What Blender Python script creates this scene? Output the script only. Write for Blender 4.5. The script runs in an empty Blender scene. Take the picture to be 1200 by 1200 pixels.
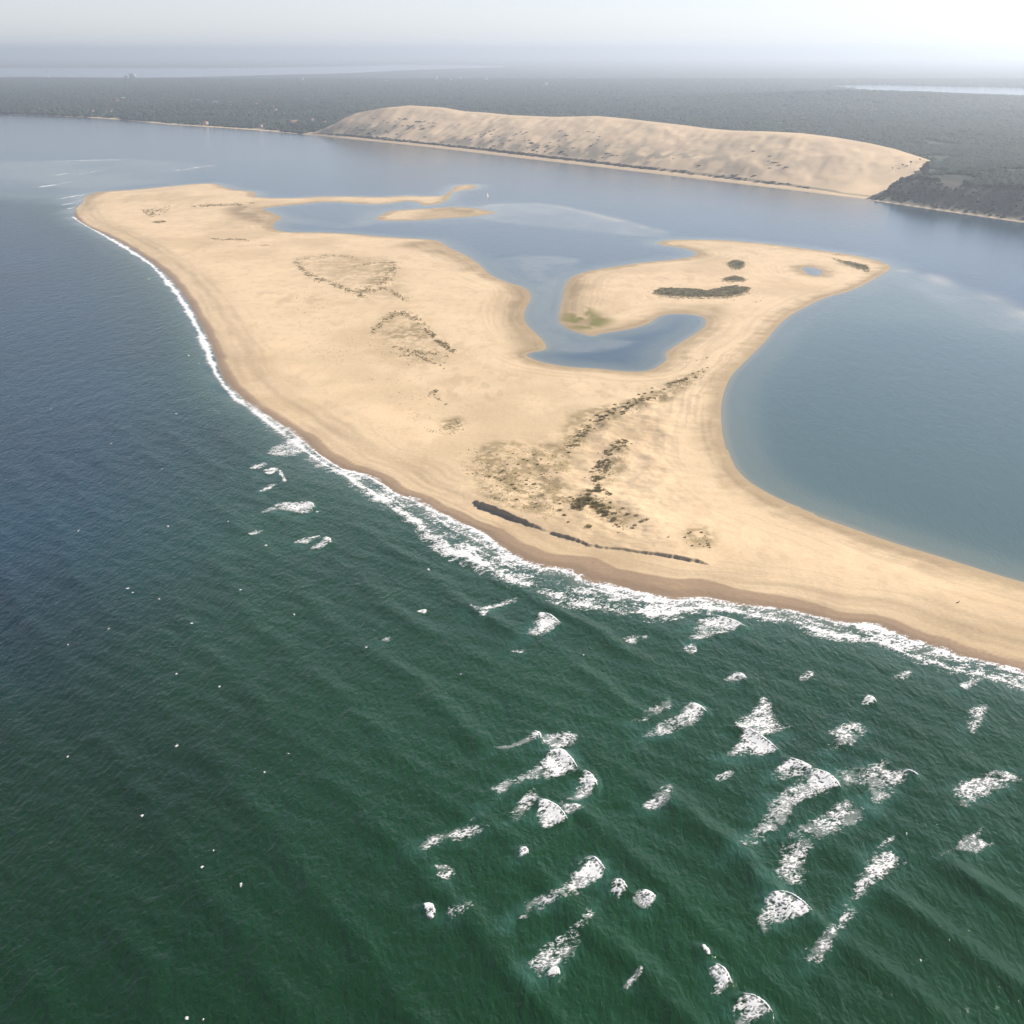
import bpy, bmesh, math, random
import numpy as np
from mathutils import Vector, Matrix

random.seed(7)
RNG = np.random.default_rng(11)
scene = bpy.context.scene
COL = scene.collection

# ------------------------------------------------------------------ camera, sky, sun, exposure
F, H, TH = 1500.0, 300.0, math.atan(540.0 / 1500.0)      # focal length in photo pixels, height above the sea, pitch
SUN_AZ, SUN_EL = math.radians(62.0), math.radians(33.0)   # azimuth to the right of the viewing direction (+Y)

cam_data = bpy.data.cameras.new("camera")
cam_data.sensor_width = 36.0
cam_data.lens = 36.0 * F / 1200.0
cam_data.clip_start = 1.0
cam_data.clip_end = 200000.0
cam = bpy.data.objects.new("camera", cam_data)
cam.location = (0, 0, H)
cam.rotation_euler = (math.pi / 2 - TH, 0, 0)
COL.objects.link(cam)
scene.camera = cam

world = bpy.data.worlds.new("World")
scene.world = world
world.use_nodes = True
wn = world.node_tree
bg = wn.nodes["Background"]
sky = wn.nodes.new("ShaderNodeTexSky")
sky.sky_type = 'NISHITA'
sky.sun_disc = False
sky.sun_elevation = SUN_EL
sky.sun_rotation = SUN_AZ
sky.altitude = 100.0
sky.air_density = 0.6
sky.dust_density = 0.1
sky.ozone_density = 3.0
hsv = wn.nodes.new("ShaderNodeHueSaturation")              # a whitish, hazy sky all round
tc = wn.nodes.new("ShaderNodeTexCoord"); sx = wn.nodes.new("ShaderNodeSeparateXYZ"); mr_ = wn.nodes.new("ShaderNodeMapRange")
wn.links.new(tc.outputs["Generated"], sx.inputs[0]); wn.links.new(sx.outputs["Z"], mr_.inputs[0])
mr_.inputs[1].default_value = 0.0; mr_.inputs[2].default_value = 0.24      # white haze low over the horizon, clear blue overhead
mr_.inputs[3].default_value = 0.10; mr_.inputs[4].default_value = 0.92
wn.links.new(mr_.outputs[0], hsv.inputs["Saturation"])
wn.links.new(sky.outputs[0], hsv.inputs["Color"])
wn.links.new(hsv.outputs[0], bg.inputs[0])
bg.inputs[1].default_value = 0.07

sun_data = bpy.data.lights.new("sun", 'SUN')
sun_data.energy = 5.0
sun_data.angle = math.radians(0.6)
sun_data.color = (1.0, 0.93, 0.83)
sun = bpy.data.objects.new("sun", sun_data)
sdir = Vector((math.sin(SUN_AZ) * math.cos(SUN_EL), math.cos(SUN_AZ) * math.cos(SUN_EL), math.sin(SUN_EL)))
sun.rotation_euler = sdir.to_track_quat('Z', 'Y').to_euler()
sun.location = (300, 600, 900)
COL.objects.link(sun)

scene.view_settings.view_transform = 'Standard'
scene.view_settings.look = 'None'
scene.view_settings.gamma = 1.0
scene.view_settings.use_curve_mapping = False
scene.view_settings.exposure = 0.84
scene.render.engine = 'CYCLES'
scene.cycles.use_denoising = True
scene.cycles.max_bounces = 6
scene.cycles.volume_bounces = 0
scene.cycles.transparent_max_bounces = 12

# ------------------------------------------------------------------ helpers
def G(u, v, z=0.0):
    """photo pixel (1200 px frame) -> point of the plane at height z"""
    cx, cy = (u - 600.0) / F, (600.0 - v) / F
    dx, dy, dz = cx, math.cos(TH) + cy * math.sin(TH), -math.sin(TH) + cy * math.cos(TH)
    t = (H - z) / -dz
    return (dx * t, dy * t)

def W(pts):
    return np.array([G(u, v) for u, v in pts], float)

def smooth(pts, n=4, closed=True):
    """Catmull-Rom"""
    p = np.array(pts, float)
    m = len(p)
    out = []
    rng = range(m) if closed else range(m - 1)
    for i in rng:
        if closed:
            a, b, c, d = p[(i - 1) % m], p[i], p[(i + 1) % m], p[(i + 2) % m]
        else:
            a, b, c, d = p[max(i - 1, 0)], p[i], p[i + 1], p[min(i + 2, m - 1)]
        for k in range(n):
            t = k / n
            out.append(0.5 * (2 * b + (c - a) * t + (2 * a - 5 * b + 4 * c - d) * t * t + (3 * b - a - 3 * c + d) * t ** 3))
    if not closed:
        out.append(p[-1])
    return np.array(out)

def sstep(a, b, x):
    t = np.clip((x - a) / (b - a), 0, 1)
    return t * t * (3 - 2 * t)

def line_dist(P, poly):
    """distance to a polyline, arc length there, signed side (left positive)"""
    best = np.full(len(P), 1e12)
    arc = np.zeros(len(P)); side = np.zeros(len(P))
    s0 = 0.0
    for a, b in zip(poly[:-1], poly[1:]):
        ab = b - a
        L2 = float(ab @ ab)
        if L2 < 1e-9:
            continue
        ap = P - a
        t = np.clip((ap @ ab) / L2, 0, 1)
        q = ap - t[:, None] * ab
        d = (q * q).sum(1)
        m = d < best
        best[m] = d[m]
        arc[m] = s0 + t[m] * math.sqrt(L2)
        side[m] = (ab[0] * ap[m, 1] - ab[1] * ap[m, 0])
        s0 += math.sqrt(L2)
    return np.sqrt(best), arc, np.sign(side)

def inside(P, poly):
    x, y = P[:, 0], P[:, 1]
    c = np.zeros(len(P), bool)
    n = len(poly)
    for i in range(n):
        x1, y1 = poly[i]; x2, y2 = poly[(i + 1) % n]
        if y1 == y2:
            continue
        m = ((y1 > y) != (y2 > y)) & (x < (x2 - x1) * (y - y1) / (y2 - y1) + x1)
        c ^= m
    return c

def sdf(P, poly):
    """positive inside"""
    d, _, _ = line_dist(P, np.vstack([poly, poly[:1]]))
    return np.where(inside(P, poly), d, -d)

class Field:
    """a signed distance kept on a regular grid, read back bilinearly"""
    def __init__(self, poly, box, step):
        self.x0, self.y0, self.x1, self.y1 = box
        self.s = step
        self.nx = int((self.x1 - self.x0) / step) + 1
        self.ny = int((self.y1 - self.y0) / step) + 1
        X, Y = np.meshgrid(self.x0 + step * np.arange(self.nx), self.y0 + step * np.arange(self.ny))
        self.v = sdf(np.column_stack([X.ravel(), Y.ravel()]), poly).reshape(self.ny, self.nx)
    def __call__(self, x, y):
        fx = np.clip((x - self.x0) / self.s, 0, self.nx - 1.001)
        fy = np.clip((y - self.y0) / self.s, 0, self.ny - 1.001)
        i, j = fx.astype(int), fy.astype(int)
        a, b = fx - i, fy - j
        v = self.v
        return (v[j, i] * (1 - a) + v[j, i + 1] * a) * (1 - b) + (v[j + 1, i] * (1 - a) + v[j + 1, i + 1] * a) * b

_PERM = np.random.default_rng(3).random((256, 256)).astype(np.float64)
def vnoise(x, y, seed=0):
    x = x + seed * 17.31; y = y - seed * 9.77
    xi, yi = np.floor(x).astype(int), np.floor(y).astype(int)
    a, b = x - xi, y - yi
    a = a * a * a * (a * (a * 6 - 15) + 10); b = b * b * b * (b * (b * 6 - 15) + 10)
    g = lambda i, j: _PERM[(j * 1) & 255, (i + 57 * (j >> 8)) & 255]
    return (g(xi, yi) * (1 - a) + g(xi + 1, yi) * a) * (1 - b) + (g(xi, yi + 1) * (1 - a) + g(xi + 1, yi + 1) * a) * b

def fbm(x, y, octv=4, seed=0, gain=0.5):
    s, amp, tot = 0.0, 1.0, 0.0
    ca, sa = math.cos(0.6), math.sin(0.6)
    for o in range(octv):
        s = s + amp * vnoise(x, y, seed + o * 3)
        tot += amp
        amp *= gain
        x, y = 2.03 * (x * ca - y * sa), 2.03 * (x * sa + y * ca)
    return s / tot

def mesh_np(name, verts, quads, mat, smooth_sh=True, tris=None):
    me = bpy.data.meshes.new(name)
    nq = len(quads)
    nt = 0 if tris is None else len(tris)
    me.vertices.add(len(verts))
    me.vertices.foreach_set("co", np.asarray(verts, np.float32).ravel())
    idx = np.asarray(quads, np.int32).ravel()
    starts = np.arange(nq, dtype=np.int32) * 4
    if nt:
        idx = np.concatenate([idx, np.asarray(tris, np.int32).ravel()])
        starts = np.concatenate([starts, nq * 4 + np.arange(nt, dtype=np.int32) * 3])
    me.loops.add(len(idx))
    me.loops.foreach_set("vertex_index", idx)
    me.polygons.add(nq + nt)
    me.polygons.foreach_set("loop_start", starts)
    me.update(calc_edges=True)
    if smooth_sh:
        me.polygons.foreach_set("use_smooth", np.ones(nq + nt, bool))
    me.materials.append(mat)
    me.validate()
    return me

def add_attr(me, name, arr):
    if arr.ndim == 1:
        a = me.attributes.new(name, 'FLOAT', 'POINT')
        a.data.foreach_set("value", arr.astype(np.float32))
    else:
        a = me.attributes.new(name, 'FLOAT_COLOR', 'POINT')
        c = np.ones((len(arr), 4), np.float32); c[:, :3] = arr
        a.data.foreach_set("color", c.ravel())

def obj(name, me, parent=None, loc=(0, 0, 0), **props):
    o = bpy.data.objects.new(name, me)
    COL.objects.link(o)
    o.location = loc
    if parent is not None:
        o.parent = parent
    for k, v in props.items():
        o[k] = v
    return o

def grid_quads(nx, ny, keep=None):
    j, i = np.meshgrid(np.arange(ny - 1), np.arange(nx - 1), indexing='ij')
    a = (j * nx + i).ravel()
    q = np.column_stack([a, a + 1, a + nx + 1, a + nx])
    if keep is not None:
        q = q[keep.ravel()]
    return q

def compact(verts, quads, *arrs):
    used = np.unique(quads)
    remap = np.full(len(verts), -1, np.int64)
    remap[used] = np.arange(len(used))
    return (verts[used], remap[quads]) + tuple(a[used] for a in arrs)

def axis(*segs):
    """segs: (start, end, step) chained"""
    out = []
    for a, b, s in segs:
        n = max(1, int(round(abs(b - a) / s)))
        out.extend(list(np.linspace(a, b, n, endpoint=False)))
    out.append(segs[-1][1])
    return np.array(out)

def geo(a, b, s0, growth):
    out = [a]; s = s0
    while out[-1] < b:
        out.append(out[-1] + s); s *= growth
    return np.array(out)

# ------------------------------------------------------------------ materials
def new_mat(name):
    m = bpy.data.materials.new(name)
    m.use_nodes = True
    nt = m.node_tree
    nt.nodes.clear()
    out = nt.nodes.new("ShaderNodeOutputMaterial")
    return m, nt, out

def N(nt, t, **kw):
    n = nt.nodes.new(t)
    for k, v in kw.items():
        if k in n.inputs.keys():
            n.inputs[k].default_value = v
        else:
            setattr(n, k, v)
    return n

def principled(nt, out, rough=0.8, spec=0.3):
    p = nt.nodes.new("ShaderNodeBsdfPrincipled")
    p.inputs["Roughness"].default_value = rough
    p.inputs["Specular IOR Level"].default_value = spec
    nt.links.new(p.outputs[0], out.inputs[0])
    return p

def vary(nt, col_socket, scale, lo, hi, detail=5.0, coord=None):
    """multiply a colour by a noise between lo and hi"""
    if coord is None:
        g = N(nt, "ShaderNodeNewGeometry"); coord = g.outputs["Position"]
    n = N(nt, "ShaderNodeTexNoise", Scale=scale, Detail=detail, Roughness=0.6)
    nt.links.new(coord, n.inputs["Vector"])
    r = N(nt, "ShaderNodeMapRange")
    r.inputs[1].default_value = 0.3; r.inputs[2].default_value = 0.7
    r.inputs[3].default_value = lo; r.inputs[4].default_value = hi
    nt.links.new(n.outputs[0], r.inputs[0])
    mx = N(nt, "ShaderNodeVectorMath", operation='SCALE')
    nt.links.new(col_socket, mx.inputs[0]); nt.links.new(r.outputs[0], mx.inputs["Scale"])
    return mx.outputs[0]

def mat_sand():
    m, nt, out = new_mat("sand")
    p = principled(nt, out, 0.9, 0.15)
    at = N(nt, "ShaderNodeAttribute", attribute_name="Col")
    wet = N(nt, "ShaderNodeAttribute", attribute_name="wet")
    c = vary(nt, at.outputs["Color"], 0.018, 0.93, 1.06)
    c = vary(nt, c, 0.35, 0.94, 1.05)
    nt.links.new(c, p.inputs["Base Color"])
    r = N(nt, "ShaderNodeMapRange"); r.inputs[3].default_value = 0.92; r.inputs[4].default_value = 0.45
    nt.links.new(wet.outputs["Fac"], r.inputs[0]); nt.links.new(r.outputs[0], p.inputs["Roughness"])
    g = N(nt, "ShaderNodeNewGeometry")
    n = N(nt, "ShaderNodeTexNoise", Scale=0.25, Detail=6.0, Roughness=0.62)
    nt.links.new(g.outputs["Position"], n.inputs["Vector"])
    b = N(nt, "ShaderNodeBump", Strength=0.45, Distance=0.8)
    nt.links.new(n.outputs[0], b.inputs["Height"]); nt.links.new(b.outputs[0], p.inputs["Normal"])
    return m

def mat_water(name, rough=0.1, bump=0.55, scale=1.0):
    m, nt, out = new_mat(name)
    p = principled(nt, out, rough, 0.5)
    p.inputs["IOR"].default_value = 1.333
    at = N(nt, "ShaderNodeAttribute", attribute_name="Col")
    nt.links.new(at.outputs["Color"], p.inputs["Base Color"])
    wv = N(nt, "ShaderNodeAttribute", attribute_name="chop")
    g = N(nt, "ShaderNodeNewGeometry")
    mp = N(nt, "ShaderNodeMapping"); mp.inputs["Rotation"].default_value = (0, 0, math.radians(-28)); mp.inputs["Scale"].default_value = (1.0, 0.38, 1.0)
    nt.links.new(g.outputs["Position"], mp.inputs["Vector"])
    n1 = N(nt, "ShaderNodeTexNoise", Scale=0.09 * scale, Detail=7.0, Roughness=0.6, Distortion=0.6)
    nt.links.new(mp.outputs[0], n1.inputs["Vector"])
    mp2 = N(nt, "ShaderNodeMapping"); mp2.inputs["Rotation"].default_value = (0, 0, math.radians(-75)); mp2.inputs["Scale"].default_value = (1.0, 0.45, 1.0)
    nt.links.new(g.outputs["Position"], mp2.inputs["Vector"])
    n2 = N(nt, "ShaderNodeTexNoise", Scale=0.42 * scale, Detail=5.0, Roughness=0.55, Distortion=0.4)
    nt.links.new(mp2.outputs[0], n2.inputs["Vector"])
    s = N(nt, "ShaderNodeMath", operation='MULTIPLY_ADD'); s.inputs[1].default_value = 0.62
    nt.links.new(n2.outputs[0], s.inputs[0]); nt.links.new(n1.outputs[0], s.inputs[2])
    b = N(nt, "ShaderNodeBump", Distance=3.0)
    ms = N(nt, "ShaderNodeMath", operation='MULTIPLY'); ms.inputs[1].default_value = bump
    nt.links.new(wv.outputs["Fac"], ms.inputs[0]); nt.links.new(ms.outputs[0], b.inputs["Strength"])
    nt.links.new(s.outputs[0], b.inputs["Height"]); nt.links.new(b.outputs[0], p.inputs["Normal"])
    return m

def mat_foam():
    m, nt, out = new_mat("foam")
    d = N(nt, "ShaderNodeBsdfDiffuse"); d.inputs[0].default_value = (0.84, 0.83, 0.81, 1)
    t = N(nt, "ShaderNodeBsdfTransparent")
    a = N(nt, "ShaderNodeAttribute", attribute_name="cover")
    mx = N(nt, "ShaderNodeMixShader")
    nt.links.new(a.outputs["Fac"], mx.inputs[0]); nt.links.new(t.outputs[0], mx.inputs[1]); nt.links.new(d.outputs[0], mx.inputs[2])
    g = N(nt, "ShaderNodeNewGeometry")
    n = N(nt, "ShaderNodeTexNoise", Scale=0.7, Detail=5.0, Roughness=0.65)
    nt.links.new(g.outputs["Position"], n.inputs["Vector"])
    b = N(nt, "ShaderNodeBump", Strength=0.3, Distance=0.5)
    nt.links.new(n.outputs[0], b.inputs["Height"]); nt.links.new(b.outputs[0], d.inputs["Normal"])
    nt.links.new(mx.outputs[0], out.inputs[0])
    return m

def mat_simple(name, col, rough=0.85, spec=0.2, nscale=0.6, lo=0.8, hi=1.2, inst=False, leaf=0.0):
    m, nt, out = new_mat(name)
    p = principled(nt, out, rough, spec)
    rgb = N(nt, "ShaderNodeRGB"); rgb.outputs[0].default_value = (*col, 1)
    c = vary(nt, rgb.outputs[0], nscale, lo, hi)
    if inst:
        oi = N(nt, "ShaderNodeObjectInfo")
        r = N(nt, "ShaderNodeMapRange"); r.inputs[3].default_value = 0.8; r.inputs[4].default_value = 1.22
        nt.links.new(oi.outputs["Random"], r.inputs[0])
        mx = N(nt, "ShaderNodeVectorMath", operation='SCALE')
        nt.links.new(c, mx.inputs[0]); nt.links.new(r.outputs[0], mx.inputs["Scale"])
        c = mx.outputs[0]
    nt.links.new(c, p.inputs["Base Color"])
    if leaf:
        t = N(nt, "ShaderNodeBsdfTranslucent"); nt.links.new(c, t.inputs[0])
        mx = N(nt, "ShaderNodeMixShader"); mx.inputs[0].default_value = leaf
        nt.links.new(p.outputs[0], mx.inputs[1]); nt.links.new(t.outputs[0], mx.inputs[2]); nt.links.new(mx.outputs[0], out.inputs[0])
    return m

M_SAND = mat_sand()
M_SEA = mat_water("sea_water", rough=0.07, bump=0.52)
M_FOAM = mat_foam()
M_GRASS = mat_simple("dune_grass_blades", (0.230, 0.190, 0.088), 0.8, 0.15, 0.5, 0.7, 1.3, inst=True, leaf=.4)
M_MAT = mat_simple("salt_marsh_plants", (0.235, 0.200, 0.110), 0.85, 0.1, 0.25, 0.65, 1.35, leaf=.4)
M_ISLE = mat_simple("saltbush_leaves", (0.33, 0.29, 0.175), 0.85, 0.1, 0.10, 0.55, 1.35, leaf=.4)
M_PINE = mat_simple("pine_needles", (0.030, 0.046, 0.027), 0.85, 0.1, 0.0035, 0.62, 1.38, inst=True)
M_BARK = mat_simple("bark", (0.10, 0.07, 0.05), 0.9, 0.1, 2.0)
M_LIP = mat_simple("foam_crest", (0.80, 0.81, 0.80), 0.7, 0.2, 1.5, 0.93, 1.05)

# ------------------------------------------------------------------ outlines read from the photograph (pixels -> ground)
OUTER = [(87,252),(95,260),(107,267),(130,278),(155,292),(180,309),(197,324),(210,339),(222,355),(230,370),(242,393),(252,415),(258,434),(268,451),
         (296,476),(324,494),(352,514),(372,531),(400,549),(415,553),(442,563),(462,577),(485,586),(510,598),(540,613),(565,624),(582,637),(600,648),
         (620,660),(640,665),(667,669),(691,682),(721,688),(752,695),(784,702),(799,703),(823,702),(838,706),(867,710),(913,713),(947,720),(980,729),
         (1022,732),(1042,739),(1067,750),(1097,758),(1122,768),(1142,772),(1168,780),(1240,801),(1340,830)]
INNER = [(1340,730),(1240,696),(1169,676),(1100,654),(1050,638),(1000,620),(950,602),(915,588),(890,575),(870,560),(856,540),(848,515),(845,490),
         (846,470),(852,450),(860,437),(876,421),(895,402),(911,383),(927,369),(948,358),(967,349),(993,342),(1012,334),(1028,325),(1044,314),(1033,307),
         (1009,301),(980,296),(940,291),(900,286),(855,282),(830,281),(799,281),(780,282),(770,285),(780,288),(797,290),(812,294),(816,297.5),(810,301),
         (797,303),(785,305),(755,307.5),(730,311),(705,315),(685,319),(670,325),(662,335),(659,350),(655,372),(660,382),(675,389),(695,394),(701,391.5),
         (717,389),(740,385),(760,379),(772,371),(785,368),(805,368),(824,371.5),(827,379),(820,387.5),(800,400),(781,413),(781,421),(770,430),(755,435),
         (730,435),(700,432),(667,430),(642,426),(625,421),(617,416),(625,412.5),(640,409),(635,397.5),(618,381),(614,370),(617,360),(622,350),(620,342),
         (612,336),(595,331),(575,322),(562,310),(545,299),(530,292),(520,286),(510,281.5),(475,279),(450,277.5),(415,274.5),(375,272.5),(337,272),(321,268),
         (322,261),(330,255),(318,249),(308,245),(316,243),(350,239.5),(375,237),(400,237),(440,239.5),(475,236),(490,237.5),(496,240.5),(512,239),(522,235.5),
         (526,232.5),(532,225),(550,222),(560,218),(550,216.5),(535,218),(529,222.5),(520,229),(500,230),(475,229.5),(450,231),(415,230.5),(375,230.5),
         (350,232),(315,232),(299,230),(300,226),(292,224),(275,222.5),(265,220),(252,215.5),(230,215.5),(192,219),(155,222.5),(122,225),(105,232),(92,242)]
BAR = [(441,256),(450,250.5),(462,246.5),(500,244.5),(525,243),(550,243.5),(575,247.5),(580,250),(550,254),(525,255.5),(500,257.5),(470,258.5),(444,258)]
POOL = [(940,314),(951,313),(964,318),(959,323),(951,322.5),(945,320)]

def wpoly(px, n=3):
    return W(smooth(px, n))

P_BANK = wpoly(OUTER + INNER, 3)
P_BAR = wpoly(BAR, 3)
P_POOL = wpoly(POOL, 3)
L_OUTER = W(smooth(OUTER, 3, closed=False))
P_OCEAN = np.vstack([L_OUTER, W([(1340, 1400)]), [[300, 100]], [[-3500, 100]], [[-3500, 3300]], W([(-60, 190), (60, 215), (84, 238)])])

BOX = (-1500.0, 480.0, 1250.0, 3520.0)
f_bank = Field(P_BANK, BOX, 5.0)
f_bar = Field(P_BAR, (-600, 2000, 200, 3000), 6.0)
f_pool = Field(P_POOL, (200, 1600, 600, 2200), 4.0)
f_oc = Field(P_OCEAN, BOX, 6.0)      # positive over the open sea

def d_sand(x, y):
    d = np.maximum(f_bank(x, y), np.where((x > -590) & (x < 190) & (y > 2010) & (y < 2990), f_bar(x, y), -1e3))
    pl = np.where((x > 210) & (x < 590) & (y > 1610) & (y < 2190), f_pool(x, y), -1e3)
    return np.minimum(d, -pl)

def pmask(px, x, y, feather, n=2):
    """soft mask of a pixel polygon on the ground"""
    poly = wpoly(px, n)
    lo, hi = poly.min(0) - feather, poly.max(0) + feather
    m = np.zeros(len(x))
    sel = (x > lo[0]) & (x < hi[0]) & (y > lo[1]) & (y < hi[1])
    if sel.any():
        d = sdf(np.column_stack([x[sel], y[sel]]), poly)
        m[sel] = sstep(-feather, feather, d)
    return m

# ------------------------------------------------------------------ the sandbank
SCARP = [(553,590),(566,597),(580,602),(600,610),(620,618),(640,626),(655,632),(666,635),(680,640),(700,645),(725,649),(750,653.5),(775,657),(800,661),(820,665),(834,669)]
L_SCARP = W(smooth(SCARP, 3, closed=False))
V7 = [(557,535),(581,520),(620,524),(656,520),(668,487),(695,479),(740,469),(785,448),(830,430),(818,445),(800,470),(790,560),(800,640),(760,650),(700,638),(640,617),(590,596),(554,571)]
VEG_STAIN = [  # thin olive-brown cover of low plants
    [(557,535),(581,520),(620,524),(652,522),(668,532),(672,548),(655,566),(676,580),(660,600),(640,610),(614,607),(590,598),(572,589),(556,571)],
    [(656,520),(668,490),(695,480),(740,470),(785,449),(822,434),(815,448),(785,470),(740,483),(700,507),(678,527)],
    [(700,560),(712,530),(724,517),(738,518),(735,545),(720,565),(706,572)],
    [(655,590),(690,578),(715,590),(745,612),(725,620),(690,606)],
    [(428,340),(445,312),(462,308),(456,326),(445,335)],
    [(458,382),(490,380),(505,398),(470,402),(455,395)],
    [(345,303),(400,298),(420,303),(460,307),(478,350),(430,350),(402,338),(362,324)],
    [(434,391),(450,374),(467,364),(492,375),(533,411),(525,428),(480,425),(450,410)],
    [(800,625),(830,620),(838,640),(810,650)],
    [(515,497),(538,490),(545,503),(528,512)],
]
GREEN = [(660,372),(675,362),(690,362),(705,372),(718,377),(700,385),(680,386),(664,382)]
FLATS = [[(655,372),(660,340),(668,326),(690,335),(676,360),(720,378),(760,372),(770,362),(830,360),(850,358),(838,380),(826,372),(790,367),(760,380),(700,394),(660,385)],
         [(600,330),(622,342),(620,360),(612,372),(625,395),(645,410),(610,415),(600,395),(590,370),(598,350)],
         [(262,246),(300,240),(330,252),(322,268),(300,262),(275,256)],
         [(500,246),(560,243),(580,250),(540,254),(490,256)],
         [(470,290),(500,282),(520,288),(540,300),(560,312),(545,318),(520,300)]]

HUMMOCKS = []
def terrain(x, y):
    d = d_sand(x, y)
    do = -f_oc(x, y)                       # distance inland from the ocean shore
    ocean = sstep(160, 60, do) * (do > -40)
    L = 70 - 34 * ocean
    plateau = 2.1 + 1.0 * ocean
    h = np.where(d > 0, plateau * (1 - np.exp(-np.maximum(d, 0) / L)), np.maximum(d * 0.03, -4.0))
    wob = 8 * (fbm(x / 60, y / 60, 3, 5) - 0.5)
    inl = sstep(0, 40, d)
    h = h + ocean * 0.75 * sstep(24, 46, do + wob) - ocean * 0.5 * sstep(50, 100, do + wob)      # the berm
    h = h + inl * (1.6 * (fbm(x / 170, y / 170, 3, 1) - 0.5) + 0.5 * (fbm(x / 35, y / 70, 3, 2) - 0.5))
    # crest ridges of the inner beach
    m7 = pmask(V7, x, y, 26)
    hum = fbm(x / 26, y / 26, 4, 8)
    rid = 1 - np.abs(2 * fbm(x / 40, y / 55, 3, 21) - 1)
    h = h + m7 * (4.6 * (hum - 0.42) + 2.0 * (rid - 0.6))
    mr = pmask([(800,470),(830,440),(845,470),(850,540),(860,580),(830,600),(800,560)], x, y, 18)
    h = h + mr * sstep(10, 45, d) * 0.13 * np.sin((y * 0.92 + x * 0.25 + 3 * fbm(x / 30, y / 30, 2, 9)) / 2.3)
    # wind-cut scarp above the upper beach
    P = np.column_stack([x, y])
    lo, hi = L_SCARP.min(0) - 130, L_SCARP.max(0) + 130
    s = (x > lo[0]) & (x < hi[0]) & (y > lo[1]) & (y < hi[1])
    if s.any():
        ds, arc, side = line_dist(P[s], L_SCARP)
        tot = np.sqrt(((L_SCARP[1:] - L_SCARP[:-1]) ** 2).sum(1)).sum()
        t = arc / tot
        jag = 2.6 * (fbm(x[s] / 6, y[s] / 6, 4, 4) - 0.5) + 2.2 * (fbm(x[s] / 2.2, y[s] / 2.2, 2, 6) - 0.5)
        sd = ds * side + jag
        amp = np.interp(t, [0, .02, .08, .2, .30, .40, .415, .43, .5, .62, .75, .9, .95, 1.0], [0, 1.4, 2.9, 2.8, 1.8, .4, .1, 1.3, 1.4, .9, 1.1, 1.7, 1.5, 0])
        end = np.minimum(sstep(0.0, 0.02, t), sstep(1.0, 0.98, t))
        up = np.clip((sd + 0.35) / 0.7, 0, 1) * np.exp(-np.maximum(sd, 0) / 55)
        down = sstep(25, 0, np.abs(sd)) * (sd < 0) * 0.7
        h[s] = h[s] + amp * end * (up * 1.0) - amp * end * 0.12 * down
    return h, d, do

SAND_DRY = np.array([0.625, 0.465, 0.292])
SAND_WET = np.array([0.27, 0.185, 0.115])
SAND_FLAT = np.array([0.33, 0.24, 0.138])
STAIN = np.array([0.29, 0.215, 0.110])
ALGAE = np.array([0.16, 0.145, 0.03])

def mixc(c, col, f):
    return c * (1 - f[:, None]) + col * f[:, None]

def sand_colour(x, y, h, d, do):
    c = np.tile(SAND_DRY, (len(x), 1))
    n = fbm(x / 90, y / 140, 4, 12)
    c = mixc(c, SAND_DRY * [0.86, 0.85, 0.82], sstep(0.45, 0.75, n))
    n2 = fbm(x / 14, y / 14, 4, 13)
    n3 = fbm(x / 7, y / 16, 4, 15)
    c = mixc(c, SAND_DRY * [0.80, 0.78, 0.74], sstep(0.52, 0.72, n3) * 0.4 * sstep(20, 60, d))
    for k, p in enumerate(FLATS):
        m = pmask(p, x, y, 24)
        c = mixc(c, SAND_FLAT * 0.95, m * (0.5 + 0.5 * sstep(0.35, 0.65, fbm(x / 40, y / 60, 3, 14 + k))))
    lag = sstep(0, 60, do) * (d > -30)
    c = mixc(c, SAND_FLAT, lag * sstep(30, 2, d + 26 * (n2 - .5)) * 0.85)
    for k_, p in enumerate(VEG_STAIN):
        m = pmask(p, x, y, 6 if k_ not in (6, 7) else 22) * (1.0 if k_ not in (6, 7) else 0.55)
        c = mixc(c, STAIN, m * sstep(0.36, 0.58, n2 * 0.5 + fbm(x / 4, y / 6, 3, 31) * 0.5) * 0.9)
    m = pmask(GREEN, x, y, 14)
    c = mixc(c, ALGAE, m * sstep(0.30, 0.5, fbm(x / 22, y / 40, 4, 17)) * 0.95)
    st_ = fbm(d / 3.2 + 2.5 * fbm(x / 45, y / 45, 3, 24), (x - y) / 110, 3, 25)
    c = c * (1 - 0.14 * sstep(95, 20, d) * sstep(2, 8, d) * sstep(.47, .66, st_))[:, None]
    c = mixc(c, SAND_FLAT, (sstep(.60, .66, fbm(x / 18, y / 60, 3, 26)) * sstep(.5, .6, fbm(x / 150, y / 150, 2, 27)) * 0.25 * sstep(40, 90, d)))
    # wet ocean foreshore, wider where the bar joins the beach
    u = 600 + F * x / (y * math.cos(TH) + H * math.sin(TH))
    wid = np.interp(u, [80, 200, 300, 400, 560, 640, 700, 820, 900, 1000, 1100, 1200], [5, 10, 9, 12, 11, 17, 24, 26, 17, 13, 12, 12])
    e = do + 5 * (fbm(x / 25, y / 25, 3, 19) - 0.5)
    wet = np.where((do > -30), sstep(wid + 1.2, wid - 1.2, e), 0.0) * (d > -20)
    c = mixc(c, SAND_WET * [1.15, 1.12, 1.1], wet * 0.85)
    c = mixc(c, SAND_WET * 0.9, wet * sstep(wid * 0.6, wid * 0.3, e) * 0.7)
    # strand lines
    for off, a in ((31, .26), (45, .16)):
        c = mixc(c, SAND_FLAT, sstep(6, 0, np.abs(do + 9 * (fbm(x / 45, y / 45, 3, 23) - .5) - off)) * a * (do > 0))
    return c, np.clip(wet + lag * sstep(8, 0, d) * 0.6, 0, 1)

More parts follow.
